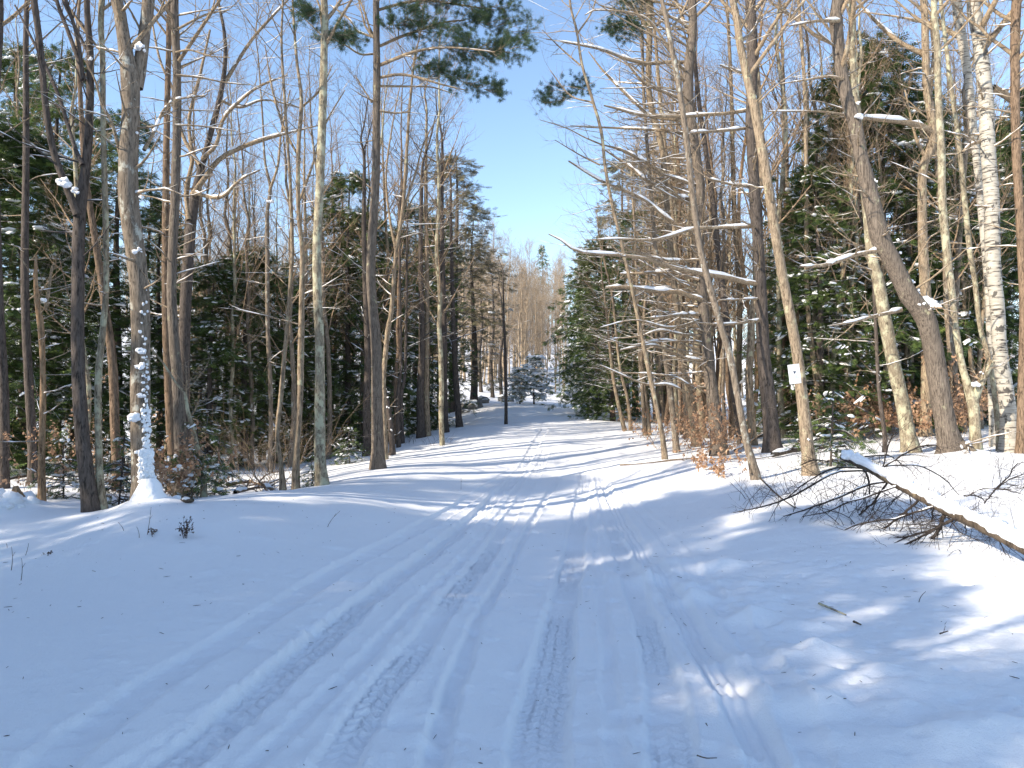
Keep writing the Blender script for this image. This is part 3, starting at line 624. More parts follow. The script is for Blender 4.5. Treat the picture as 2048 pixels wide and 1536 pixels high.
def pineboughs(plates, d):
    def f(root, base, rng, tp, trad, snm, brm):
        mb = MB()
        for pl, w_, n_, off in plates:
            a_, r_ = limb3([(x, y, 3) for x, y in pl], d, d+off, 14); A = a_[None]; R_ = r_[None]
            b2, r2 = grow(A, R_, n_, .05, 1, 55, w_, 6, .6, .03, -.05, .10, (0, 0, 0, 1), .25, .004, rng)
            b2[:, :, 2] = b2[:, :1, 2]+(b2[:, :, 2]-b2[:, :1, 2])*.2
            b3, r3 = grow(b2, r2, 5, .2, 1, 45, .35, 4, .6, .1, .1, .1, None, .3, .003, rng)
            tubes(brm, b2, r2, 3, 0, rng); tubes(brm, b3, r3, 3, 0, rng)
            p, dd = on(b3, 7, rng, .2); fronds(mb, p, dd+rng.normal(size=dd.shape)*.35, .085+.06*rng.random(len(p)), 'pine', rng, .6)
            p, dd = on(b2, 9, rng, .4); fronds(mb, p, dd+rng.normal(size=dd.shape)*.35, .085+.06*rng.random(len(p)), 'pine', rng, .6)
        mb.build('foliage', m_pine, root, base, smooth=False)
    return f
hero('straight_pine','straight lichen grey pine trunk with no low limbs, left of the crooked based pine','mossy',14.5,[(644,972,27),(640,920,24),(640,858,23),(642,751,21),(642,679,20),(638,590,19),(636,500,19),(639,400,18),(641,300,18),(643,200,17),(645,100,16),(646,0,15)],dead=6,deadL=.5,dead_t=(.5,.9),
 extra=pineboughs([([(646,20),(632,25),(618,40)],.3,8,0),([(650,60),(680,70),(700,85)],.3,6,.2)],14.5))
hero('big_white_pine','tall pine with a kinked lower trunk and dark green boughs reaching over the road','furrow',17.5,[(756,937,32),(756,890,27),(755,820,25),(755,740,23),(753,680,23),(746,615,21),(741,550,21),(742,490,20),(746,420,19),(750,342,18),(752,239,17),(754,137,16),(754,60,14),(754,0,14)],
 [([(760,130,7),(790,118,7),(820,106,6),(860,97,5),(900,95,4),(950,99,3),(990,104,2)],-1.5,.2),([(760,92,6),(800,74,6),(840,60,5),(880,46,4),(930,40,3)],.8,.3),([(760,155,6),(800,149,6),(840,156,5),(880,168,4),(930,180,2)],-.5,.2),([(760,172,5),(810,173,4),(861,174,3),(900,185,2)],.8,.3),([(759,222,5),(790,226,4),(820,224,3)],.2,.2),([(756,20,6),(800,8,6),(850,0,5),(920,10,4),(990,20,2)],.6,.2),([(748,75,5),(715,62,4),(700,40,4),(660,10,2)],.6,.6),([(748,108,4),(720,108,4),(690,90,3),(660,75,2)],-.8,.6),([(744,205,4),(725,175,3),(710,150,2)],0,0)],
 dead=12,deadL=.8,dead_t=(.45,.9),
 extra=pineboughs([([(850,98),(930,98),(1000,104),(1035,92)],.8,26,-1.2),([(790,76),(880,50),(980,48),(1045,72)],.85,32,.6),([(770,22),(860,5),(960,12),(1015,15)],.95,34,.4),([(815,115),(870,140),(930,165),(990,185)],.5,32,-.4),([(770,-30),(850,-40),(950,-30)],1.1,26,.5),([(890,100),(950,110),(1000,100)],.5,14,.3),([(740,85),(700,75),(670,80)],.45,10,.4),([(760,60),(790,50),(830,30)],.5,14,-.5)],17.5))
hero('dead_tree','snow backed leaning stem touching the right side of the kinked pine','dark',21,[(785,910,13),(783,870,12),(779,830,12),(772,790,9),(765,765,6)],ext=0,crown=0,dead=4,deadL=.6,extra=pix_blobs([(774,795,6,4),(777,815,6,4),(781,838,6,4),(783,860,5,3)],21),cat='dead tree')
hero('slim_cherry','curving slim tree climbing beside the right of the kinked pine','tan',20,[(770,890,13),(767,820,12),(766,751,11),(769,715,11),(774,661,11),(781,625,10),(787,554,9),(792,500,8),(806,420,8),(813,330,7),(820,220,6),(830,110,4)],[([(792,500,6),(780,440,5),(772,350,4),(785,250,3),(800,170,2)],.5,0),([(806,420,5),(830,350,4),(850,280,3),(885,220,1.5)],.2,0),([(800,455,5),(830,390,3),(875,350,2),(920,330,1)],.2,.3)],dead=24,deadL=1.2,ext=2)
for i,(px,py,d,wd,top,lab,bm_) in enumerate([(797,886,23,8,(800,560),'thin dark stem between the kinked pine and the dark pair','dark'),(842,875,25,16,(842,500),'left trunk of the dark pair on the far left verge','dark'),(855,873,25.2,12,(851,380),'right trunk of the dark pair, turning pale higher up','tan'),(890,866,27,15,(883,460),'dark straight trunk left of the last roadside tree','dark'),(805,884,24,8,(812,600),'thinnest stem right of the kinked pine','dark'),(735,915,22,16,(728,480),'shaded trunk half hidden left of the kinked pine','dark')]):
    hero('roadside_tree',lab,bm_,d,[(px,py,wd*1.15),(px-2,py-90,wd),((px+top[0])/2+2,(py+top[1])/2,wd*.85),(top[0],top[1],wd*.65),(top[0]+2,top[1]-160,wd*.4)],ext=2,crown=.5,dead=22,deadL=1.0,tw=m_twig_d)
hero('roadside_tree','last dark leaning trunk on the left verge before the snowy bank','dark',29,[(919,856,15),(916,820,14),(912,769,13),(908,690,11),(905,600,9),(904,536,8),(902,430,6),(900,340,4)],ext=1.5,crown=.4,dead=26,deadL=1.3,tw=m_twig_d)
hero('young_tree','thin dark post-like stem standing alone on the left verge of the far road','dark',31,[(1012,853,7),(1012,800,7),(1011,740,6.5),(1010,690,6),(1008,640,4),(1006,560,3)],ext=1,crown=.25,dead=8,deadL=.9,tw=m_twig_d,dead_t=(.5,.95))
for i,(px,py,d,hpx,lab) in enumerate([(985,786,50,230,'bare dark tree on the snowy bank left of the lone post-like stem'),(962,782,52,190,'slimmer bare tree beside the rock on the snowy bank'),(1003,795,49,200,'bare tree directly behind the lone post-like stem')]):
    hero('bank_tree',lab,'dark',d,[(px,py,8),(px-3,py-70,7),(px+2,py-130,5.5),(px-1,py-hpx,3)],ext=2,crown=.9,dead=20,deadL=1.6,tw=m_branch,upward=.4)
# right side
PB = (-1, -.15, .0, .45)
hero('slim_leaner','slim trunk leaning left in a long arc, nearest the road on the right','tan',18,[(1330,923,13),(1324,870,11),(1315,826,10),(1297,736,10),(1283,665,9),(1269,593,8),(1253,522,8),(1240,468,7),(1223,400,7),(1210,333,7),(1202,267,7),(1183,200,6),(1163,133,6),(1153,67,5),(1140,10,5)],
 [([(1205,290,4),(1170,275,3),(1130,255,2),(1080,240,1)],-.4,0),([(1200,330,4),(1160,310,3),(1110,280,1.5)],.2,0),([(1160,130,4),(1120,95,3),(1085,60,1.5)],.4,0),([(1185,205,4),(1140,190,3),(1100,140,1.5)],.4,0),([(1153,70,4),(1185,20,3),(1200,-40,2)],.2,0)],dead=22,deadL=1.3,dead_t=(.35,.95),bias=(-.6,0,0,.7),ext=3)
hero('double_stem','left stem of the pale pair behind the slim leaning trunk','tan',24,[(1290,873,9),(1287,820,8),(1284,760,8),(1281,715,7),(1276,600,6),(1270,480,5),(1262,350,4)],dead=22,ext=2)
hero('double_stem','right stem of the pale pair behind the slim leaning trunk','tan',24,[(1299,873,9),(1295,820,8),(1288,760,8),(1284,700,7),(1290,600,6),(1300,480,5)],dead=22,ext=2)
hero('slim_maple','straight slim trunk between the leaning trunk and the big right pine','grey',20,[(1353,897,14),(1344,808,13),(1331,718,12),(1322,647,11),(1315,575,10),(1308,480,9),(1300,360,8),(1290,200,7),(1285,60,6)],dead=50,deadL=1.5,bias=PB)
hero('tan_pine','tan trunk with a bend at mid height left of the big right pine','tan',21,[(1392,880,20),(1380,800,16),(1362,700,14),(1348,580,14),(1337,433,13),(1330,333,13),(1323,283,13),(1305,220,14),(1297,167,13),(1298,67,13),(1296,0,12)],dead=60,deadL=1.6,bias=PB)
hero('slim_maple','slim dark trunk rising just right of the big right pine','dark',20,[(1482,895,14),(1465,780,13),(1452,640,12),(1438,500,12),(1424,370,11),(1410,283,10),(1397,200,9),(1385,100,8),(1375,0,7)],dead=26,deadL=1.2)
LR = [([(1404,600,10),(1380,592,10),(1358,584,10),(1320,583,9),(1287,579,9),(1245,574,8),(1211,575,5)],-.8,1.25),
 ([(1398,629,7),(1360,630,7),(1330,634,6),(1303,636,4)],-1.2,1.1),
 ([(1404,722,8),(1365,715,7),(1335,700,6),(1300,690,5),(1240,700,3)],-1,1.1),([(1400,672,6),(1360,668,5),(1319,661,5),(1280,672,4),(1220,678,2)],-.5,1),
 ([(1398,560,6),(1340,545,6),(1290,546,5),(1240,548,4)],.4,1.2),([(1392,780,6),(1350,755,5),(1300,748,4),(1235,745,2)],-.5,1),([(1398,800,5),(1340,770,5),(1290,768,4),(1200,730,2)],-1.1,1),
 ([(1377,367,7),(1327,347,7),(1283,320,7),(1243,300,6),(1207,290,3)],-.6,1.2),([(1395,470,7),(1340,440,6),(1290,400,6),(1237,377,6),(1193,357,5),(1137,322,3)],-.6,1.3),
 ([(1380,400,7),(1327,383,7),(1283,353,7),(1250,327,6),(1210,300,3)],.4,1.2),([(1382,207,6),(1343,190,6),(1290,167,6),(1257,130,4)],-.6,1.1),
 ([(1376,270,6),(1330,262,6),(1275,258,5),(1210,255,4),(1140,252,2)],.3,1),([(1380,125,8),(1340,124,7),(1297,127,7),(1250,117,7),(1207,100,5),(1150,88,4),(1092,78,2)],-.8,1.1),
 ([(1372,240,6),(1310,235,6),(1280,215,6),(1237,173,6),(1205,140,4),(1177,103,2)],.2,1.1),([(1398,520,6),(1330,520,5),(1260,500,4),(1210,470,2)],-.9,1.1),([(1400,640,5),(1340,655,4),(1270,640,3),(1200,655,1.5)],-1.6,1),([(1396,700,5),(1330,680,4),(1260,690,3),(1170,660,1.5)],-1.6,1),
 ([(1388,60,6),(1330,30,5),(1270,30,4),(1200,10,3)],-.6,.6),([(1384,20,6),(1320,5,5),(1240,-10,3)],.6,.4)]
hero('big_right_pine','big pine on the right verge whose dead snow laden limbs reach over the road','furrow',19,[(1438,910,36),(1434,860,31),(1426,808,28),(1415,718,26),(1410,647,24),(1405,575,22),(1401,504,20),(1402,440,20),(1400,367,20),(1387,283,21),(1375,200,22),(1375,140,22),(1383,70,19),(1383,0,18)],LR,dead=85,deadL=1.8,bias=PB,dead_t=(.1,.8),
 extra=pineboughs([([(1200,165),(1140,178),(1085,183)],.4,9,.3),([(1190,190),(1130,200),(1085,207)],.35,8,-.3),([(1300,70),(1265,60),(1230,55)],.6,16,.2),([(1200,12),(1250,0),(1300,-10)],.7,16,.4)],19))
hero('leaning_maple','slim leaning trunk crossing in front of the big right pine','grey',14,[(1512,960,20),(1503,920,17),(1492,881,15),(1477,796,14),(1463,712,14),(1445,650,14),(1419,557,14),(1401,486,13),(1383,367,13),(1370,267,12),(1353,167,12),(1340,100,11),(1330,43,10),(1320,0,9)],
 [([(1340,100,5),(1290,35,4),(1200,20,3),(1170,30,2)],-.5,.6),([(1334,70,5),(1362,30,5),(1385,-20,4)],.3,0)],dead=10,deadL=.8,dead_t=(.4,.95))
hero('dark_straight_pine','thick dark straight trunk between the leaning trunk and the notice tree','dark',18,[(1546,904,38),(1543,860,33),(1538,790,31),(1530,712,28),(1524,606,25),(1518,521,23),(1511,450,24),(1507,400,24),(1501,300,22),(1499,233,21),(1506,133,22),(1505,33,22),(1504,0,22)],
 [([(1515,568,9),(1491,565,10),(1451,554,10),(1400,546,9),(1348,536,9),(1294,518,8),(1244,511,7),(1158,504,5),(1130,485,4),(1097,468,2)],-1.6,1.2),([(1508,453,8),(1450,455,7),(1390,457,7),(1333,475,7),(1300,480,6),(1240,478,4),(1170,480,2)],-1.2,1.1),
 ([(1500,220,8),(1450,227,7),(1403,230,7),(1360,233,7),(1283,230,6),(1233,217,5),(1208,211,3)],-1.3,1),([(1496,256,6),(1440,262,6),(1380,265,5)],-1,1),([(1519,640,6),(1480,646,5),(1441,649,5),(1392,645,2)],-1.4,1.1),([(1517,597,5),(1480,599,4),(1437,600,3)],-1.2,1.1),
 ([(1508,375,6),(1460,368,5),(1420,358,4)],-.6,1.1),([(1500,150,6),(1465,140,5),(1440,130,3)],-.8,1)],dead=20,deadL=1.3,bias=(-.7,-.3,0,.6),dead_t=(.2,.95),tw=m_branch)
rt = hero('notice_tree','lichen lit leaning tree that carries the small white notice','tan',14,[(1623,951,32),(1619,920,28),(1613,860,26),(1604,775,24),(1596,712,22),(1581,640,21),(1564,563,20),(1552,500,20),(1546,467,20),(1533,383,20),(1520,300,20),(1507,217,19),(1493,150,17),(1481,83,16),(1473,17,15)],dead=14,deadL=1.0,dead_t=(.35,.95),
 extra=pix_blobs([(1546,395,10,4),(1548,410,8,3),(1618,880,6,3)],14))
hero('crooked_maple','largest crooked trunk on the right, bending left above a snowy elbow','furrow',15,[(1906,908,56),(1898,875,44),(1890,838,41),(1880,785,40),(1870,735,40),(1858,680,38),(1842,632,40),(1815,598,38),(1795,560,36),(1774,515,36),(1756,480,38),(1746,433,36),(1733,367,32),(1723,317,28),(1713,250,27),(1699,200,27),(1689,150,26),(1683,100,25),(1677,33,28),(1680,0,26)],
 [([(1765,500,9),(1740,504,9),(1712,509,8),(1662,527,8),(1630,532,6),(1600,533,3)],-1,1.2),([(1803,620,8),(1746,633,7),(1700,645,5),(1655,652,2)],-1.2,1.2),([(1678,42,8),(1636,42,6),(1600,48,4),(1568,53,2)],-.6,1),([(1686,158,7),(1655,153,5),(1610,160,4),(1560,168,2)],-.4,.3),([(1845,622,16),(1865,614,8),(1885,616,5)],-.4,1.4),([(1905,895,22),(1930,890,16),(1950,905,10)],-.5,.8,1)],dead=18,deadL=1.0,dead_t=(.2,.95),
 extra=both(pix_blobs([(1842,608,34,14),(1832,585,16,8),(1822,565,12,7),(1812,545,10,6),(1804,525,9,5),(1800,505,8,5),(1796,480,7,5),(1720,232,16,6),(1716,205,8,4),(1750,360,10,4),(1915,892,20,8)],15)))
hero('lichen_ash','pale cracked bark trunk left of the large crooked one','mossy',17,[(1822,905,36),(1815,870,31),(1805,817,29),(1784,733,27),(1767,648,26),(1755,563,24),(1744,513,22),(1738,420,20),(1728,300,17),(1710,150,14),(1700,0,12)],dead=14,deadL=1.0)
hero('hooked_tree','brown trunk with a kink and an arching snowy limb, behind the large crooked one','tan',20,[(1850,874,24),(1850,796,21),(1853,680,22),(1854,585,22),(1851,500,20),(1848,400,18),(1848,333,19),(1861,298,20),(1863,250,18),(1850,183,16),(1846,100,15),(1844,0,14)],
 [([(1868,270,15),(1855,258,13),(1836,250,12),(1796,243,10),(1736,237,8),(1693,230,6),(1636,223,4),(1536,223,2)],-2.2,1.3),([(1850,110,10),(1800,85,9),(1770,60,8),(1730,20,5),(1700,-20,4)],.6,1),([(1848,310,8),(1830,270,5),(1810,180,3)],.3,0)],dead=20,deadL=1.2)
hero('forked_maple','low forked trunk left of the birches with a broken snow filled stub','mossy',15,[(1952,908,24),(1949,860,21),(1946,810,23),(1934,765,16),(1924,720,14),(1915,640,13),(1908,560,15),(1900,500,16),(1889,400,16),(1883,300,15),(1873,200,14),(1868,100,13),(1861,0,12)],
 [([(1947,800,16),(1958,775,14),(1972,745,12),(1986,722,9)],-.3,.6,1)],dead=12,deadL=.9,dead_t=(.3,.95),extra=pix_blobs([(1952,768,12,6),(1965,745,8,5),(1978,730,7,4)],14.9))
hero('slim_maple','slim olive trunk between the low forked tree and the birches','mossy',16,[(1998,870,11),(1992,790,10),(1983,716,10),(1966,648,10),(1954,563,10),(1941,500,11),(1926,400,11),(1913,300,10),(1899,200,9),(1889,100,8),(1882,0,7)],dead=14,deadL=.9)
hero('white_birch','nearer of the two white birches, at the right edge of the wood',m_birch,15.5,[(2021,906,38),(2020,860,33),(2017,796,31),(2004,712,29),(1996,627,28),(1987,563,28),(1980,500,29),(1976,400,29),(1969,300,29),(1969,200,29),(1963,100,27),(1956,33,26),(1952,0,25)],[([(1972,280,8),(1940,290,6),(1925,305,5)],-.3,.5),([(1985,175,14),(2010,190,14),(2030,205,12)],.3,.7)],dead=10,deadL=.9,dead_t=(.35,.95))
hero('white_birch','farther slimmer white birch leaning left behind the nearer one',m_birch,17,[(1990,895,18),(1982,750,16),(1972,600,15),(1962,480,14),(1957,400,14),(1953,300,15),(1947,200,16),(1940,133,17),(1929,67,20),(1917,0,20)],dead=10,deadL=.9,dead_t=(.4,.95))
hero('edge_pine','dark based trunk cut by the right edge of the picture','brown',15,[(2044,914,22),(2041,800,18),(2040,627,17),(2040,450,17),(2039,300,18),(2038,167,18),(2036,0,19)],dead=30,deadL=1.1)
for i,(pp,d,bm_,lab) in enumerate([([(1768,870,9),(1755,780,8),(1750,650,7),(1745,500,6)],17,'dark','thin stem seen between the pale cracked trunk and the notice tree'),
 ([(1640,870,12),(1632,760,11),(1618,600,10),(1612,400,9),(1607,200,8),(1600,30,6)],21,'tan','slim sunlit trunk right behind the notice tree'),
 ([(1566,880,13),(1562,760,12),(1560,600,11),(1556,450,10),(1570,250,9),(1555,80,7)],22,'mossy','pale slim trunk right behind the thick dark one'),
 ([(1376,880,14),(1372,780,13),(1362,640,12),(1352,520,11),(1340,400,10),(1322,200,8),(1310,60,7)],23,'tan','sunlit slim trunk hidden behind the dead limbs of the big right pine'),
 ([(1410,885,15),(1398,780,14),(1392,640,13),(1388,480,11),(1380,300,9)],23,'tan','sunlit trunk tight against the left of the big right pine'),
 ([(1470,890,13),(1475,760,12),(1478,600,11),(1470,400,10),(1462,200,8),(1455,60,7)],24,'tan','sunlit slim trunk between the big right pine and the thick dark trunk'),
 ([(1500,880,10),(1512,740,9),(1490,560,8),(1480,400,7),(1500,200,6),(1520,60,5)],22,'orange','thin reddish trunk just left of the thick dark trunk'),
 ([(1905,870,14),(1908,740,13),(1916,600,12),(1925,400,11),(1930,250,9)],21,'grey','grey trunk behind the low forked tree'),
 ([(1250,866,9),(1235,800,8),(1225,740,7),(1215,640,5)],26,'tan','thin pale stem leaning left out of the dense dark hemlock'),
 ([(1262,868,8),(1256,800,7),(1240,730,6),(1225,600,5)],26,'tan','second thin pale stem beside the dense dark hemlock')]):
    hero('slim_tree',lab,bm_,d,pp,dead=24,deadL=1.2,ext=3,crown=.7,bias=PB if pp[0][0]<1520 else None)
# extra bare snowy shrubs/limbs mid right are carried by the trees above

# ------------------------------------------------------------------ off-frame wood that shades the foreground
rg = random.Random(12)
for (x,y,s,v) in [(-8.8,-1.0,.72,0),(-16,-4,1.15,0),(-12.5,-1.5,.8,4),(-19,-9.5,1.2,2),(-10,-11,1.1,4),(-6,-8,.9,1),(-22,-4,1.2,3),(-16.5,.8,1.2,0),(-19.5,-1.2,1.3,2),(-13.5,2.2,.75,1),(-21.5,3.2,1.25,4),(-18.5,4.2,.95,1),(-11,-1.8,.75,2),(-11.8,.6,.75,0),(-14.6,-1.4,1.15,4)]:
    inst(HEM[v], (x,y,gz(x,y)), rg.uniform(0,6), s, s, 'evergreen on the left verge behind the photographer, outside the picture', 'tree', 'evergreens behind the photographer')
for (x,y,s) in [(-7,-2,1),(-9,1,1.1),(-4.5,-4,1),(-12,-4.5,1.1),(-8,-6,1.1),(-14,-8,1.1),(-5.5,0,.8),(-10.5,-8,1),(-11,3,1),(-14,6,1),(-19,7,1.1),(-6,-12,1),(6,-6,1)]:
    inst(SL[rg.randrange(4)], (x,y,gz(x,y)), rg.uniform(0,6), s, s, 'bare tree beside the photographer, outside the picture', 'tree', 'bare trees outside the picture')

# ------------------------------------------------------------------ notice on the tree
sp = P(1589, 748, 13.72); sg = empty('notice', sp, 'small white notice with a dark triangle and fine print, nailed to the leaning tree', 'sign')
W_, H_ = .235, .375; th = .004
mb = MB(); nseg = 8
front = []; u_ = np.linspace(-W_/2, W_/2, nseg+1); bend = -.012*np.cos(u_/W_*math.pi)
for yy in (0, th):
    for zz in (-H_/2, H_/2): front.append(np.stack([u_, bend+yy, np.full(nseg+1, zz)], 1))
V = np.concatenate(front); n1 = nseg+1; Q = []
for k in range(nseg):
    Q += [(k, k+1, n1+k+1, n1+k), (2*n1+k, 3*n1+k, 3*n1+k+1, 2*n1+k+1), (n1+k, n1+k+1, 3*n1+k+1, 3*n1+k), (k, 2*n1+k, 2*n1+k+1, k+1)]
Q += [(0, n1, 3*n1, 2*n1), (nseg, 2*n1+nseg, 3*n1+nseg, n1+nseg)]
mb.add(V, Q); mb.build('panel', m_sign, sg, smooth=False)
mb = MB(); f_ = -.0155
mb.add([(-.036, f_, .056), (.030, f_, .056), (-.003, f_, -.006), (-.014, f_, .016)], None, [(0, 3, 2), (0, 2, 1)])
mb.build('triangle_mark', m_ink, sg, smooth=False)
mb = MB()
for (x0, x1, z0, z1) in [(-.035, .055, -.034, -.040), (-.055, .07, -.052, -.060), (-.055, .068, -.074, -.082)]:
    nl = 9
    for k in range(nl):
        a0 = x0+(x1-x0)*k/nl; a1 = a0+(x1-x0)/nl*(.65+.2*((k*7) % 3)/2); mb.add([(a0, f_, z0), (a1, f_, z0), (a1, f_, z1), (a0, f_, z1)], [(0, 1, 2, 3)])
for (xa, za, xb, zb_) in [(-.018, -.005, -.026, -.03), (.018, -.005, .024, -.03)]:
    mb.add([(xa, f_, za), (xa+.003, f_, za), (xb+.003, f_, zb_), (xb, f_, zb_)], [(0, 1, 2, 3)])
mb.build('fine_print', m_ink2, sg, smooth=False)
mb = MB(); a_ = np.array([[0, -.02, -H_/2+.018], [0, .02, -H_/2+.018]]); tubes(mb, a_, [.007, .004], 8); mb.add(IV*.0075+np.array([0, -.016, -H_/2+.018]), None, IT); mb.build('nail', m_ink, sg)
sg.rotation_euler = (0, math.radians(-7), math.radians(6))

# ------------------------------------------------------------------ fallen snow topped trunk with brush
rngL = np.random.default_rng(77)
LP = [(1686,912,24,9.6),(1742,938,26,9.1),(1815,978,30,8.5),(1888,1017,33,7.9),(1961,1050,38,7.3),(2048,1094,42,6.7),(2200,1175,50,6.0),(2400,1290,56,5.3)]
q = catmull(np.array([[*P(x,y,d), w_/2/F*d*.66] for x,y,w_,d in LP]), 70); lpts, lrad = q[:, :3], q[:, 3]
base = np.array([lpts[-1,0], lpts[-1,1], gz(lpts[-1,0], lpts[-1,1])]); lg = empty('fallen_tree', base, 'fallen trunk under a thick snow ridge with dark broken limbs, lower right', 'fallen tree')
mb = MB(); tubes(mb, lpts, lrad, 14, .09, rngL, cap=True); mb.build('trunk', B['log'], lg, base)
mb = MB(); sp_ = lpts.copy(); sr = lrad*.98*(1+.14*np.sin(np.arange(70)*.5)+.10*np.sin(np.arange(70)*1.3)+.12*rngL.normal(size=70)); sp_[:, 2] += lrad*.40+sr*.36; sp_[:, 1] -= .02; sp_[:, 0] -= .01; sr[0] *= .6
tubes(mb, sp_, sr, 14, .05, rngL, cap=True)
p, dd = on(sp_[None], 160, rngL, 0, 1); p[:, 2] += np.interp(p[:, 0], sp_[:, 0], sr)*.3; p[:, 1] -= .02; blobs(mb, p+rngL.normal(size=p.shape)*.018, .025+.045*rngL.random(len(p)), rngL, .6, dd); mb.build('snow', m_clump, lg, base)
m_brush = bark('bark_brush', (.018,.015,.014), (.075,.06,.052), None)  # very dark brown bark for the fallen limbs and nearby brush
def cr(x, y): return (1450+x/3.425, 850+y/3.425)
BR = [[(1230,400,9),(1000,480,8),(870,520,7),(720,590,6),(540,625,3)],[(1110,390,9),(950,420,9),(750,500,8),(560,570,7),(395,620,4)],[(1110,400,10),(1030,520,9),(920,615,8)],
 [(1340,500,11),(1240,590,10),(1130,670,9),(1035,718,8)],[(1500,545,11),(1340,590,9),(1200,640,8),(1050,665,8),(900,690,6),(800,735,5)],[(1510,560,20),(1470,680,17),(1395,800,14)],
 [(1690,600,11),(1520,660,9),(1400,710,8),(1260,755,6),(1090,780,3)],[(1640,620,11),(1400,740,10),(1210,835,8)],[(1330,745,6),(1260,770,6),(1105,855,5)],
 [(1000,320,9),(870,310,8),(750,325,8),(500,460,8),(300,540,7),(45,595,3)],[(960,300,7),(740,300,6),(540,400,6),(400,520,4)],[(1090,285,7),(1200,215,7),(1300,160,8),(1430,135,6),(1480,180,3)],[(1085,285,6),(1120,160,6),(1180,40,4)],
 [(1090,285,7),(1250,280,6),(1350,290,6),(1520,380,5),(1620,480,3)],[(960,215,6),(1100,210,6),(1210,265,4)],[(1640,490,7),(1750,500,6),(1800,540,4)],[(1770,530,6),(1880,390,6),(2010,240,4)],[(1650,490,5),(1800,440,5),(1950,450,5),(2048,470,3)],[(1840,450,5),(1950,370,5),(2060,340,4)],
 [(930,260,10),(980,380,9),(985,480,7)],[(1440,520,9),(1420,620,8),(1395,655,6)],[(1645,600,5),(1645,745,5)],[(1265,450,5),(1290,680,4)],[(1480,560,5),(1600,720,4),(1780,800,3)],[(1830,700,5),(1900,830,5),(1950,905,3)],[(700,250,6),(600,230,6),(520,260,4)]]
mb = MB(); sm = MB(); ap = []; ar = []
for k, b_ in enumerate(BR):
    x0, y0 = cr(b_[0][0], b_[0][1]); d0 = float(np.interp(x0, [c[0] for c in LP], [c[3] for c in LP])); xe, ye = cr(b_[-1][0], b_[-1][1])
    he = hit(xe, ye)[1] if ye > 880 else d0-.4; d1 = min(he, d0+1) if (ye > y0 and he > 3) else d0-.3-.4*rngL.random()
    d1 = max(d1, d0-1.6); a_, r_ = limb3([(*cr(x, y), w_/3.425*1.5) for x, y, w_ in b_], d0, d1, 16)
    a_[:, :] += np.cumsum(rngL.normal(size=a_.shape)*.004, 0); lm = MB(); tubes(lm, a_, r_, 7, .1, rngL); lo = lm.build('limb', m_brush, lg, base); ap.append(a_); ar.append(r_)
    if k in (0, 1, 4, 9, 11, 13, 17, 18): ls = MB(); snowtop(ls, a_[:9], r_[:9], 6, .9, 1, rngL, .8, .002); ls.build('snow', m_clump, lo, base)
A = np.array(ap); R_ = np.array(ar)
b2, r2 = grow(A, R_, 10, .15, 1, 40, .42, 6, .45, 0, -.1, .15, None, .3, .0025, rngL, rmax=.007); b3, r3 = grow(b2, r2, 4, .2, 1, 40, .2, 5, .6, 0, 0, .15, None, .3, .0018, rngL)
tubes(mb, b2, r2, 4, 0, rngL); tubes(mb, b3, r3, 3, 0, rngL)
mb.build('twigs', m_brush, lg, base)
# brush poking from the snow around it
def brush(name, label, cat, pts, n, L, seed, mat_=m_twig_d, up=.9, r=.004, lean=None, sub=4, leaves=0, snow=0, group=None, leafm=None, lsz=.07):
    rng = np.random.default_rng(seed); P0 = []
    for _ in range(n):
        px, py = pts(rng); h_ = hit(px, py); P0.append(h_)
    P0 = np.array(P0); base = P0.mean(0); base[2] = gz(base[0], base[1]); root = empty(name, base, label, cat, group)
    K = 7; d = rng.normal(size=(n, 1, 3))*.55; d[:, :, 2] = up
    if lean is not None: d = d+np.asarray(lean)
    dd = norm(d+np.cumsum(rng.normal(size=(n, K-1, 3))*.12, 1))*(L*(.4+.9*rng.random((n, 1, 1))))/(K-1)
    a = np.concatenate([P0[:, None], P0[:, None]+np.cumsum(dd, 1)], 1); a[:, 0, 2] -= .05; rr_ = r*np.linspace(1, .3, K)[None]*np.ones((n, 1))*(.6+.8*rng.random((n, 1)))
    mb = MB(); tubes(mb, a, rr_, 5, 0, rng); b2, r2 = grow(a, rr_, sub, .25, 1, 42, L*.35, 5, .6, .1, .1, .12, None, .3, .0016, rng); tubes(mb, b2, r2, 3, 0, rng)
    b3, r3 = grow(b2, r2, 2, .25, 1, 42, L*.18, 4, .6, .1, .1, .12, None, .3, .0014, rng); tubes(mb, b3, r3, 3, 0, rng); mb.build('stems', mat_, root, base)
    if leaves:
        mb = MB(); p, dl = on(np.concatenate([b2[:, ::1], b2], 0), leaves, rng, .2, 1); m_ = len(p); dl = dl*.4+rng.normal(size=dl.shape)*.5; dl[:, 2] -= .8
        lv = np.array([[0, 0, 0], [.3, .26, .05], [.7, .22, .02], [1, 0, -.06], [.7, -.22, .05], [.3, -.26, .0]]); lt = np.array([[0, 1, 2], [0, 2, 3], [0, 3, 4], [0, 4, 5]])
        dl = norm(dl); side = norm(np.cross(dl, rng.normal(size=dl.shape))); nn = np.cross(dl, side); s = (lsz*(.6+.6*rng.random(m_)))[:, None, None]
        W = p[:, None]+s*(lv[None, :, 0, None]*dl[:, None]+lv[None, :, 1, None]*side[:, None]+lv[None, :, 2, None]*nn[:, None]); mb.add(W, None, (lt[None]+(np.arange(m_)*6)[:, None, None]).reshape(-1, 3)); mb.build('leaves', leafm or m_leaf, root, base, smooth=False)
    if snow:
        mb = MB(); p, dl = on(b2, 1, rng, .2, .9); k = rng.permutation(len(p))[:snow]; blobs(mb, p[k]+np.array([0, 0, .02]), .02+.04*rng.random(len(k)), rng, .5); mb.build('snow', m_clump, root, base)
    return root
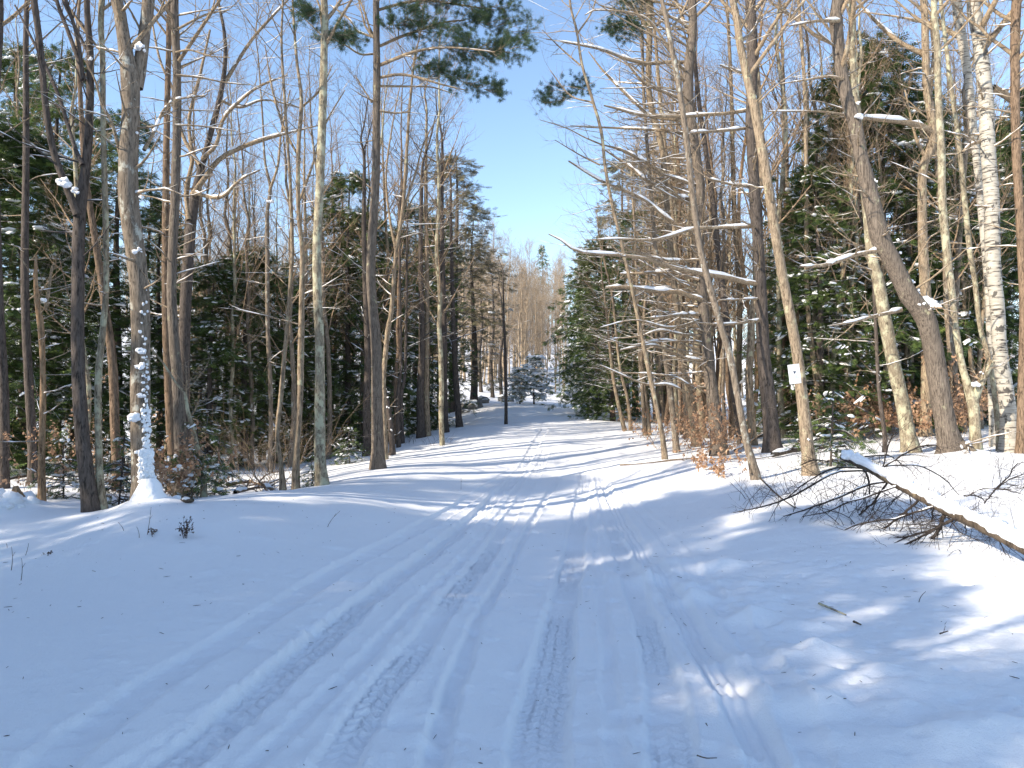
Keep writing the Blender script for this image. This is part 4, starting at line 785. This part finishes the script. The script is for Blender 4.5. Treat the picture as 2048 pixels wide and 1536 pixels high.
box = lambda x0, y0, x1, y1: (lambda r: (r.uniform(x0, x1), r.uniform(y0, y1)))
brush('bare_brush','tangle of thin dark bare twigs left of the fallen trunk','shrub',box(1470,985,1720,1040),44,.8,201,m_brush,lean=(.1,0,-.2),r=.0042,sub=5)
brush('bare_brush','dense dark brush crushed under the middle of the fallen trunk','shrub',box(1680,1000,1900,1070),60,.6,205,m_brush,up=.45,r=.005,sub=5)
brush('bare_brush','thin bare twigs rising behind the fallen trunk','shrub',box(1740,930,2000,985),26,.8,202,r=.003)
brush('bare_brush','bare twigs in the snow below the fallen trunk at the right edge','shrub',box(1830,1050,2040,1110),22,.45,203,r=.003)
brush('bare_brush','small bent twig cluster lying on the snow below the broken limb','shrub',box(1885,1100,1960,1108),5,.35,204,up=.15,r=.004)
BL = 'young beeches holding rust coloured leaves'
brush('beech_sapling','rust leaved beech shoots at the foot of the big right pine','shrub',box(1360,905,1460,925),26,1.7,211,B['orange'],sub=6,leaves=4,group=None,lsz=.075)
brush('beech_sapling','rust leaves scattered low beside the fallen branch left of the leaning trunk','shrub',box(1380,930,1500,965),16,.45,212,B['orange'],sub=5,leaves=4,lsz=.07)
brush('beech_sapling','rust leaved beech sapling between the two pale pine trunks on the right','shrub',box(1290,880,1380,900),16,1.5,213,B['orange'],sub=6,leaves=3,lsz=.085)
brush('beech_sapling','copper leaved shrub behind the notice tree','shrub',box(1640,865,1800,885),46,1.7,214,B['orange'],sub=7,leaves=5,lsz=.10)
brush('beech_sapling','copper leaved shrub behind the large crooked trunk','shrub',box(1840,865,1960,885),28,2.1,215,B['orange'],sub=7,leaves=4,lsz=.10)
brush('beech_sapling','copper leaved shoots just left of the snowy based trunk','shrub',box(236,1000,268,1012),14,1.1,216,B['orange'],sub=6,leaves=4,snow=12)
brush('beech_sapling','copper leaved shoots just right of the snowy based trunk','shrub',box(318,985,395,1002),26,1.0,217,B['orange'],sub=6,leaves=5,snow=22)
brush('beech_sapling','beech twigs with a level row of dry leaves beside the broken snag','shrub',box(40,985,120,1005),8,1.3,218,B['orange'],sub=5,leaves=4)
brush('beech_sapling','sparse copper leaved twigs behind the near black forked trunk','shrub',box(120,955,190,985),10,1.9,219,B['orange'],sub=5,leaves=3)
brush('bare_brush','tangled bare stems left of the slim pair of trunks','shrub',box(470,955,560,985),26,2.0,220,m_twig,r=.007,lean=(-.3,0,0),sub=6)
brush('bare_brush','fine bare stems between the slim pair and the straight pine','shrub',box(560,950,635,975),18,2.2,221,m_twig,r=.006,sub=6,leaves=0)
brush('bare_brush','bare leggy stems among the trunks behind the leaning slim maple','shrub',box(1300,870,1530,900),44,2.4,222,m_twig,r=.007,sub=6)
brush('bare_brush','bare stems under the hemlock right of the notice tree','shrub',box(1640,895,1800,915),18,.9,223,m_twig_d,r=.005,sub=5)
# level beech sprays at the far left
rb = np.random.default_rng(5)
# dry weeds and single stems in the near snow
for k,(px,py,L,dx,lab) in enumerate([(22,1140,.28,0,'dark dry stem sticking up at the left edge of the snow'),(41,1162,.26,.02,'second dark dry stem right of the one at the left edge'),(48,1118,.20,.25,'slanting dry stem above the two left edge stems'),(12,1103,.12,0,'shortest dry stem at the very left edge'),(294,1072,.36,.12,'curved dry stem at the foot of the snowy based trunk'),(278,1078,.16,-.2,'short dry stem left of the curved one'),(655,1052,.22,.75,'slanting dry twig in the middle of the left snow'),(922,978,.26,0,'thin upright stem on the left shoulder of the track'),(16,1232,.08,0,'tiny dry tuft low at the left edge'),(248,1065,.15,-.5,'thin leaning stem below the pale thin trunk'),(1838,1205,.12,.5,'tiny upright twig in the right hand snow'),(1162,958,.14,0,'thin stem in the middle of the sunlit track')]):
    h_ = hit(px, py); o_ = empty('weed_stem', h_, lab, 'stem'); mb = MB(); t_ = np.linspace(0, 1, 6); a_ = np.stack([dx*L*t_**1.5, .02*np.sin(t_*3), L*t_-.03], 1); tubes(mb, a_, np.linspace(.004, .002, 6), 5)
    if L > .2: tubes(mb, np.array([a_[3], a_[3]+[.03, 0, .05]]), np.array([.0022, .0015]), 4)
    mb.build('stalk', m_weed, o_)
brush('dry_weed','dark red-brown seed head clump alone on the left snow','weed',box(366,1073,374,1078),9,.20,231,m_weed,sub=4,leaves=3,lsz=.022,leafm=m_weed)
brush('dry_weed','small dry leaf tuft left of the seed head clump','weed',box(300,1072,308,1076),4,.09,232,m_weed,sub=3,leaves=2,lsz=.03,leafm=m_weed)
brush('dry_weed','small dark tuft on the snow at the far left','weed',box(94,1112,102,1114),4,.08,233,m_weed,sub=3,leaves=2,lsz=.02,leafm=m_weed)
brush('dry_grass','thin grass blades low on the left shoulder of the far track','grass',box(800,880,900,890),30,.3,234,m_weed,r=.004,sub=2)
# fallen sticks lying on the snow
def stick(label, pl, w_, seed, name='fallen_stick', snow=0, lift=.0, sub=3, bm_='log', L2=.3):
    rng = np.random.default_rng(seed); pts = np.array([hit(*p) for p in pl]); g_ = ground(pts[:, 0], pts[:, 1]); pts[:, 2] = g_+w_*.8+lift*np.linspace(0, 1, len(pts))+.02
    q = catmull(pts, 14); r = w_*np.linspace(1, .55, 14); base = pts[0].copy(); root = empty(name, base, label, 'stick'); mb = MB(); tubes(mb, q, r, 8, .15, rng, cap=True)
    if sub:
        b2, r2 = grow(q[None], r[None], sub, .2, 1, 40, L2, 6, .5, .02, 0, .1, None, .3, .002, rng); b3, r3 = grow(b2, r2, 3, .2, 1, 40, L2*.4, 4, .5, .02, 0, .1, None, .3, .0018, rng); tubes(mb, b2, r2, 5, 0, rng); tubes(mb, b3, r3, 3, 0, rng)
    mb.build('wood', B[bm_], root, base)
    if snow: sm = MB(); snowtop(sm, q, r, 8, snow, 1, rng, 1, .004); sm.build('snow', m_clump, root, base)
stick('birch bark stick lying in the sunlit snow at the lower right', [(1638,1217),(1665,1226),(1692,1240)], .011, 301, sub=0, bm_='mossy')
stick('short dark twig end right of the birch bark stick', [(1708,1254),(1722,1259)], .010, 302, sub=0)
stick('tiny forked twig on the snow near the right edge', [(1880,1276),(1896,1270)], .006, 303, sub=1, L2=.08)
stick('thin curved twig at the bottom edge on the track', [(1394,1523),(1412,1527),(1434,1527)], .0035, 304, sub=0)
stick('tiny dark twig in the track above the curved one', [(1412,1457),(1415,1462)], .0035, 305, sub=0)
stick('dark stick slanting down left of the fallen trunk brush', [(1520,960),(1555,995),(1588,1020)], .016, 306, lift=-.0, sub=3)
stick('long snow dusted branch lying at the foot of the right trees', [(1240,934),(1300,928),(1400,920),(1500,922),(1560,912)], .022, 307, snow=1.1, bm_='brown', sub=6, L2=.7)
stick('snow covered log lying behind the notice tree base', [(1545,915),(1600,905),(1690,898)], .06, 308, snow=.9, bm_='log', sub=4, L2=.7)
stick('snow covered branch heap on the bank left of the slim pair', [(455,975),(500,968),(545,985)], .05, 309, snow=1.2, bm_='brown', sub=10, L2=.8)
stick('second snowy branch crossing the heap left of the slim pair', [(470,990),(520,978),(560,962)], .035, 310, snow=1.2, bm_='brown', sub=8, L2=.6)
stick('snow covered log peeping out right of the snowy based trunk', [(325,1016),(350,1012),(385,1010)], .05, 311, snow=1.2, bm_='log', sub=2, L2=.3)
stick('dead branch on the forest floor at the far left', [(20,962),(70,955),(130,965),(180,960)], .03, 312, snow=1, sub=8, L2=.8)
stick('long leaning dead pole slanting down to the right behind the leaning slim maple', [(1470,905),(1520,890),(1590,868)], .04, 313, snow=1, sub=4, lift=.4, L2=.8)
# stump at the far left
def stump():
    rng = np.random.default_rng(9); p0 = P(36, 1018, 11.2); p0[2] = gz(p0[0], p0[1]); root = empty('stump', p0, 'broken pale topped stump heaped with snow at the far left', 'stump')
    K = 7; a_ = np.stack([np.array([0, .0, .01, .02, .0, -.02, -.03])*1.5, np.zeros(K), np.linspace(-.2, .40, K)], 1); mb = MB(); tubes(mb, a_, np.array([.22, .17, .14, .12, .10, .07, .03]), 14, .16, rng, cap=True); mb.build('wood', B['orange'], root)
    mb = MB(); n_ = 70; p = rng.normal(size=(n_, 3))*np.array([.20, .16, .05])+np.array([-.16, -.10, .13]); blobs(mb, p, .05+.10*rng.random(n_), rng, .7); mb.build('snow', m_clump, root)
stump()
# rocks on the far bank
for k,(px,py,d,s,lab) in enumerate([(935,812,41,.75,'wide low grey rock on the snowy bank left of the road'),(962,797,46,.55,'dark pointed rock above the wide one on the bank'),(1013,797,48,.65,'dark rock half buried behind the lone post-like stem'),(1130,799,62,.6,'dark boulder at the right of the far road'),(928,826,39,.3,'small rock below the wide grey one')]):
    rng = np.random.default_rng(400+k); x_ = P(px, HOR, d)[0]; g_ = gz(x_, d); root = empty('rock', (x_, d, g_), lab, 'rock'); V = IV.copy(); V = V*(1+.25*np.sin(IV[:, [0]]*3+k)+.2*np.sin(IV[:, [1]]*4+k*2)+.15*rng.random((len(V), 1))); V[:, 2] *= .5; mb = MB(); mb.add(V*s+np.array([0, 0, s*.15]), None, IT); mb.build('stone', m_rock, root, smooth=False)
    mb = MB(); W2 = V*s*np.array([.85, .85, .5])+np.array([.0, .12*s, s*.42]); mb.add(W2, None, IT); mb.build('snow', m_clump, root)
# needles, bark crumbs and twig bits on the near snow
rg2 = np.random.default_rng(88); mb = MB(); n_ = 520; px_ = rg2.uniform(-6, 6.5, n_); py_ = 2.8+9*rg2.random(n_)**1.4
Z0 = np.array([Z[np.clip(np.searchsorted(ys, b_), 0, len(ys)-1), np.clip(np.searchsorted(xs, a_), 0, len(xs)-1)] for a_, b_ in zip(px_, py_)])
an_ = rg2.random(n_)*6.28; ln_ = .008+.03*rg2.random(n_)**3; A_ = np.stack([px_, py_, Z0+.004], 1); D_ = np.stack([np.cos(an_)*ln_, np.sin(an_)*ln_, .004*rg2.random(n_)], 1)
tubes(mb, np.stack([A_-D_, A_, A_+D_], 1), (.0011+.0016*rg2.random(n_))[:, None]*np.array([.7, 1, .5])[None], 4); lit = mb.build('litter', m_weed); tag(lit, 'needles and bark crumbs strewn over the near snow', 'litter', kind='stuff')
# wire running down to the last dark trunk
mb = MB(); t_ = np.linspace(0, 1, 30)[:, None]; a0 = P(672, 492, 20); a1 = P(909, 668, 29); a_ = a0*(1-t_)+a1*t_; a_[:, 2] -= .25*np.sin(math.pi*t_[:, 0]); a_ -= a0
wr = empty('wire', a0, 'thin pale wire slanting down from the left wood to the last dark trunk', 'wire'); tubes(mb, a_, np.full(30, .010), 6); mb.build('strand', m_wire, wr)
# protos never placed would stay at the origin: remove
dead_ = [o for o in bpy.data.objects if o.type == 'EMPTY' and o.parent is None and o.get('label') == 'x']
for o in [c for q in dead_ for c in q.children]+dead_: bpy.data.objects.remove(o)
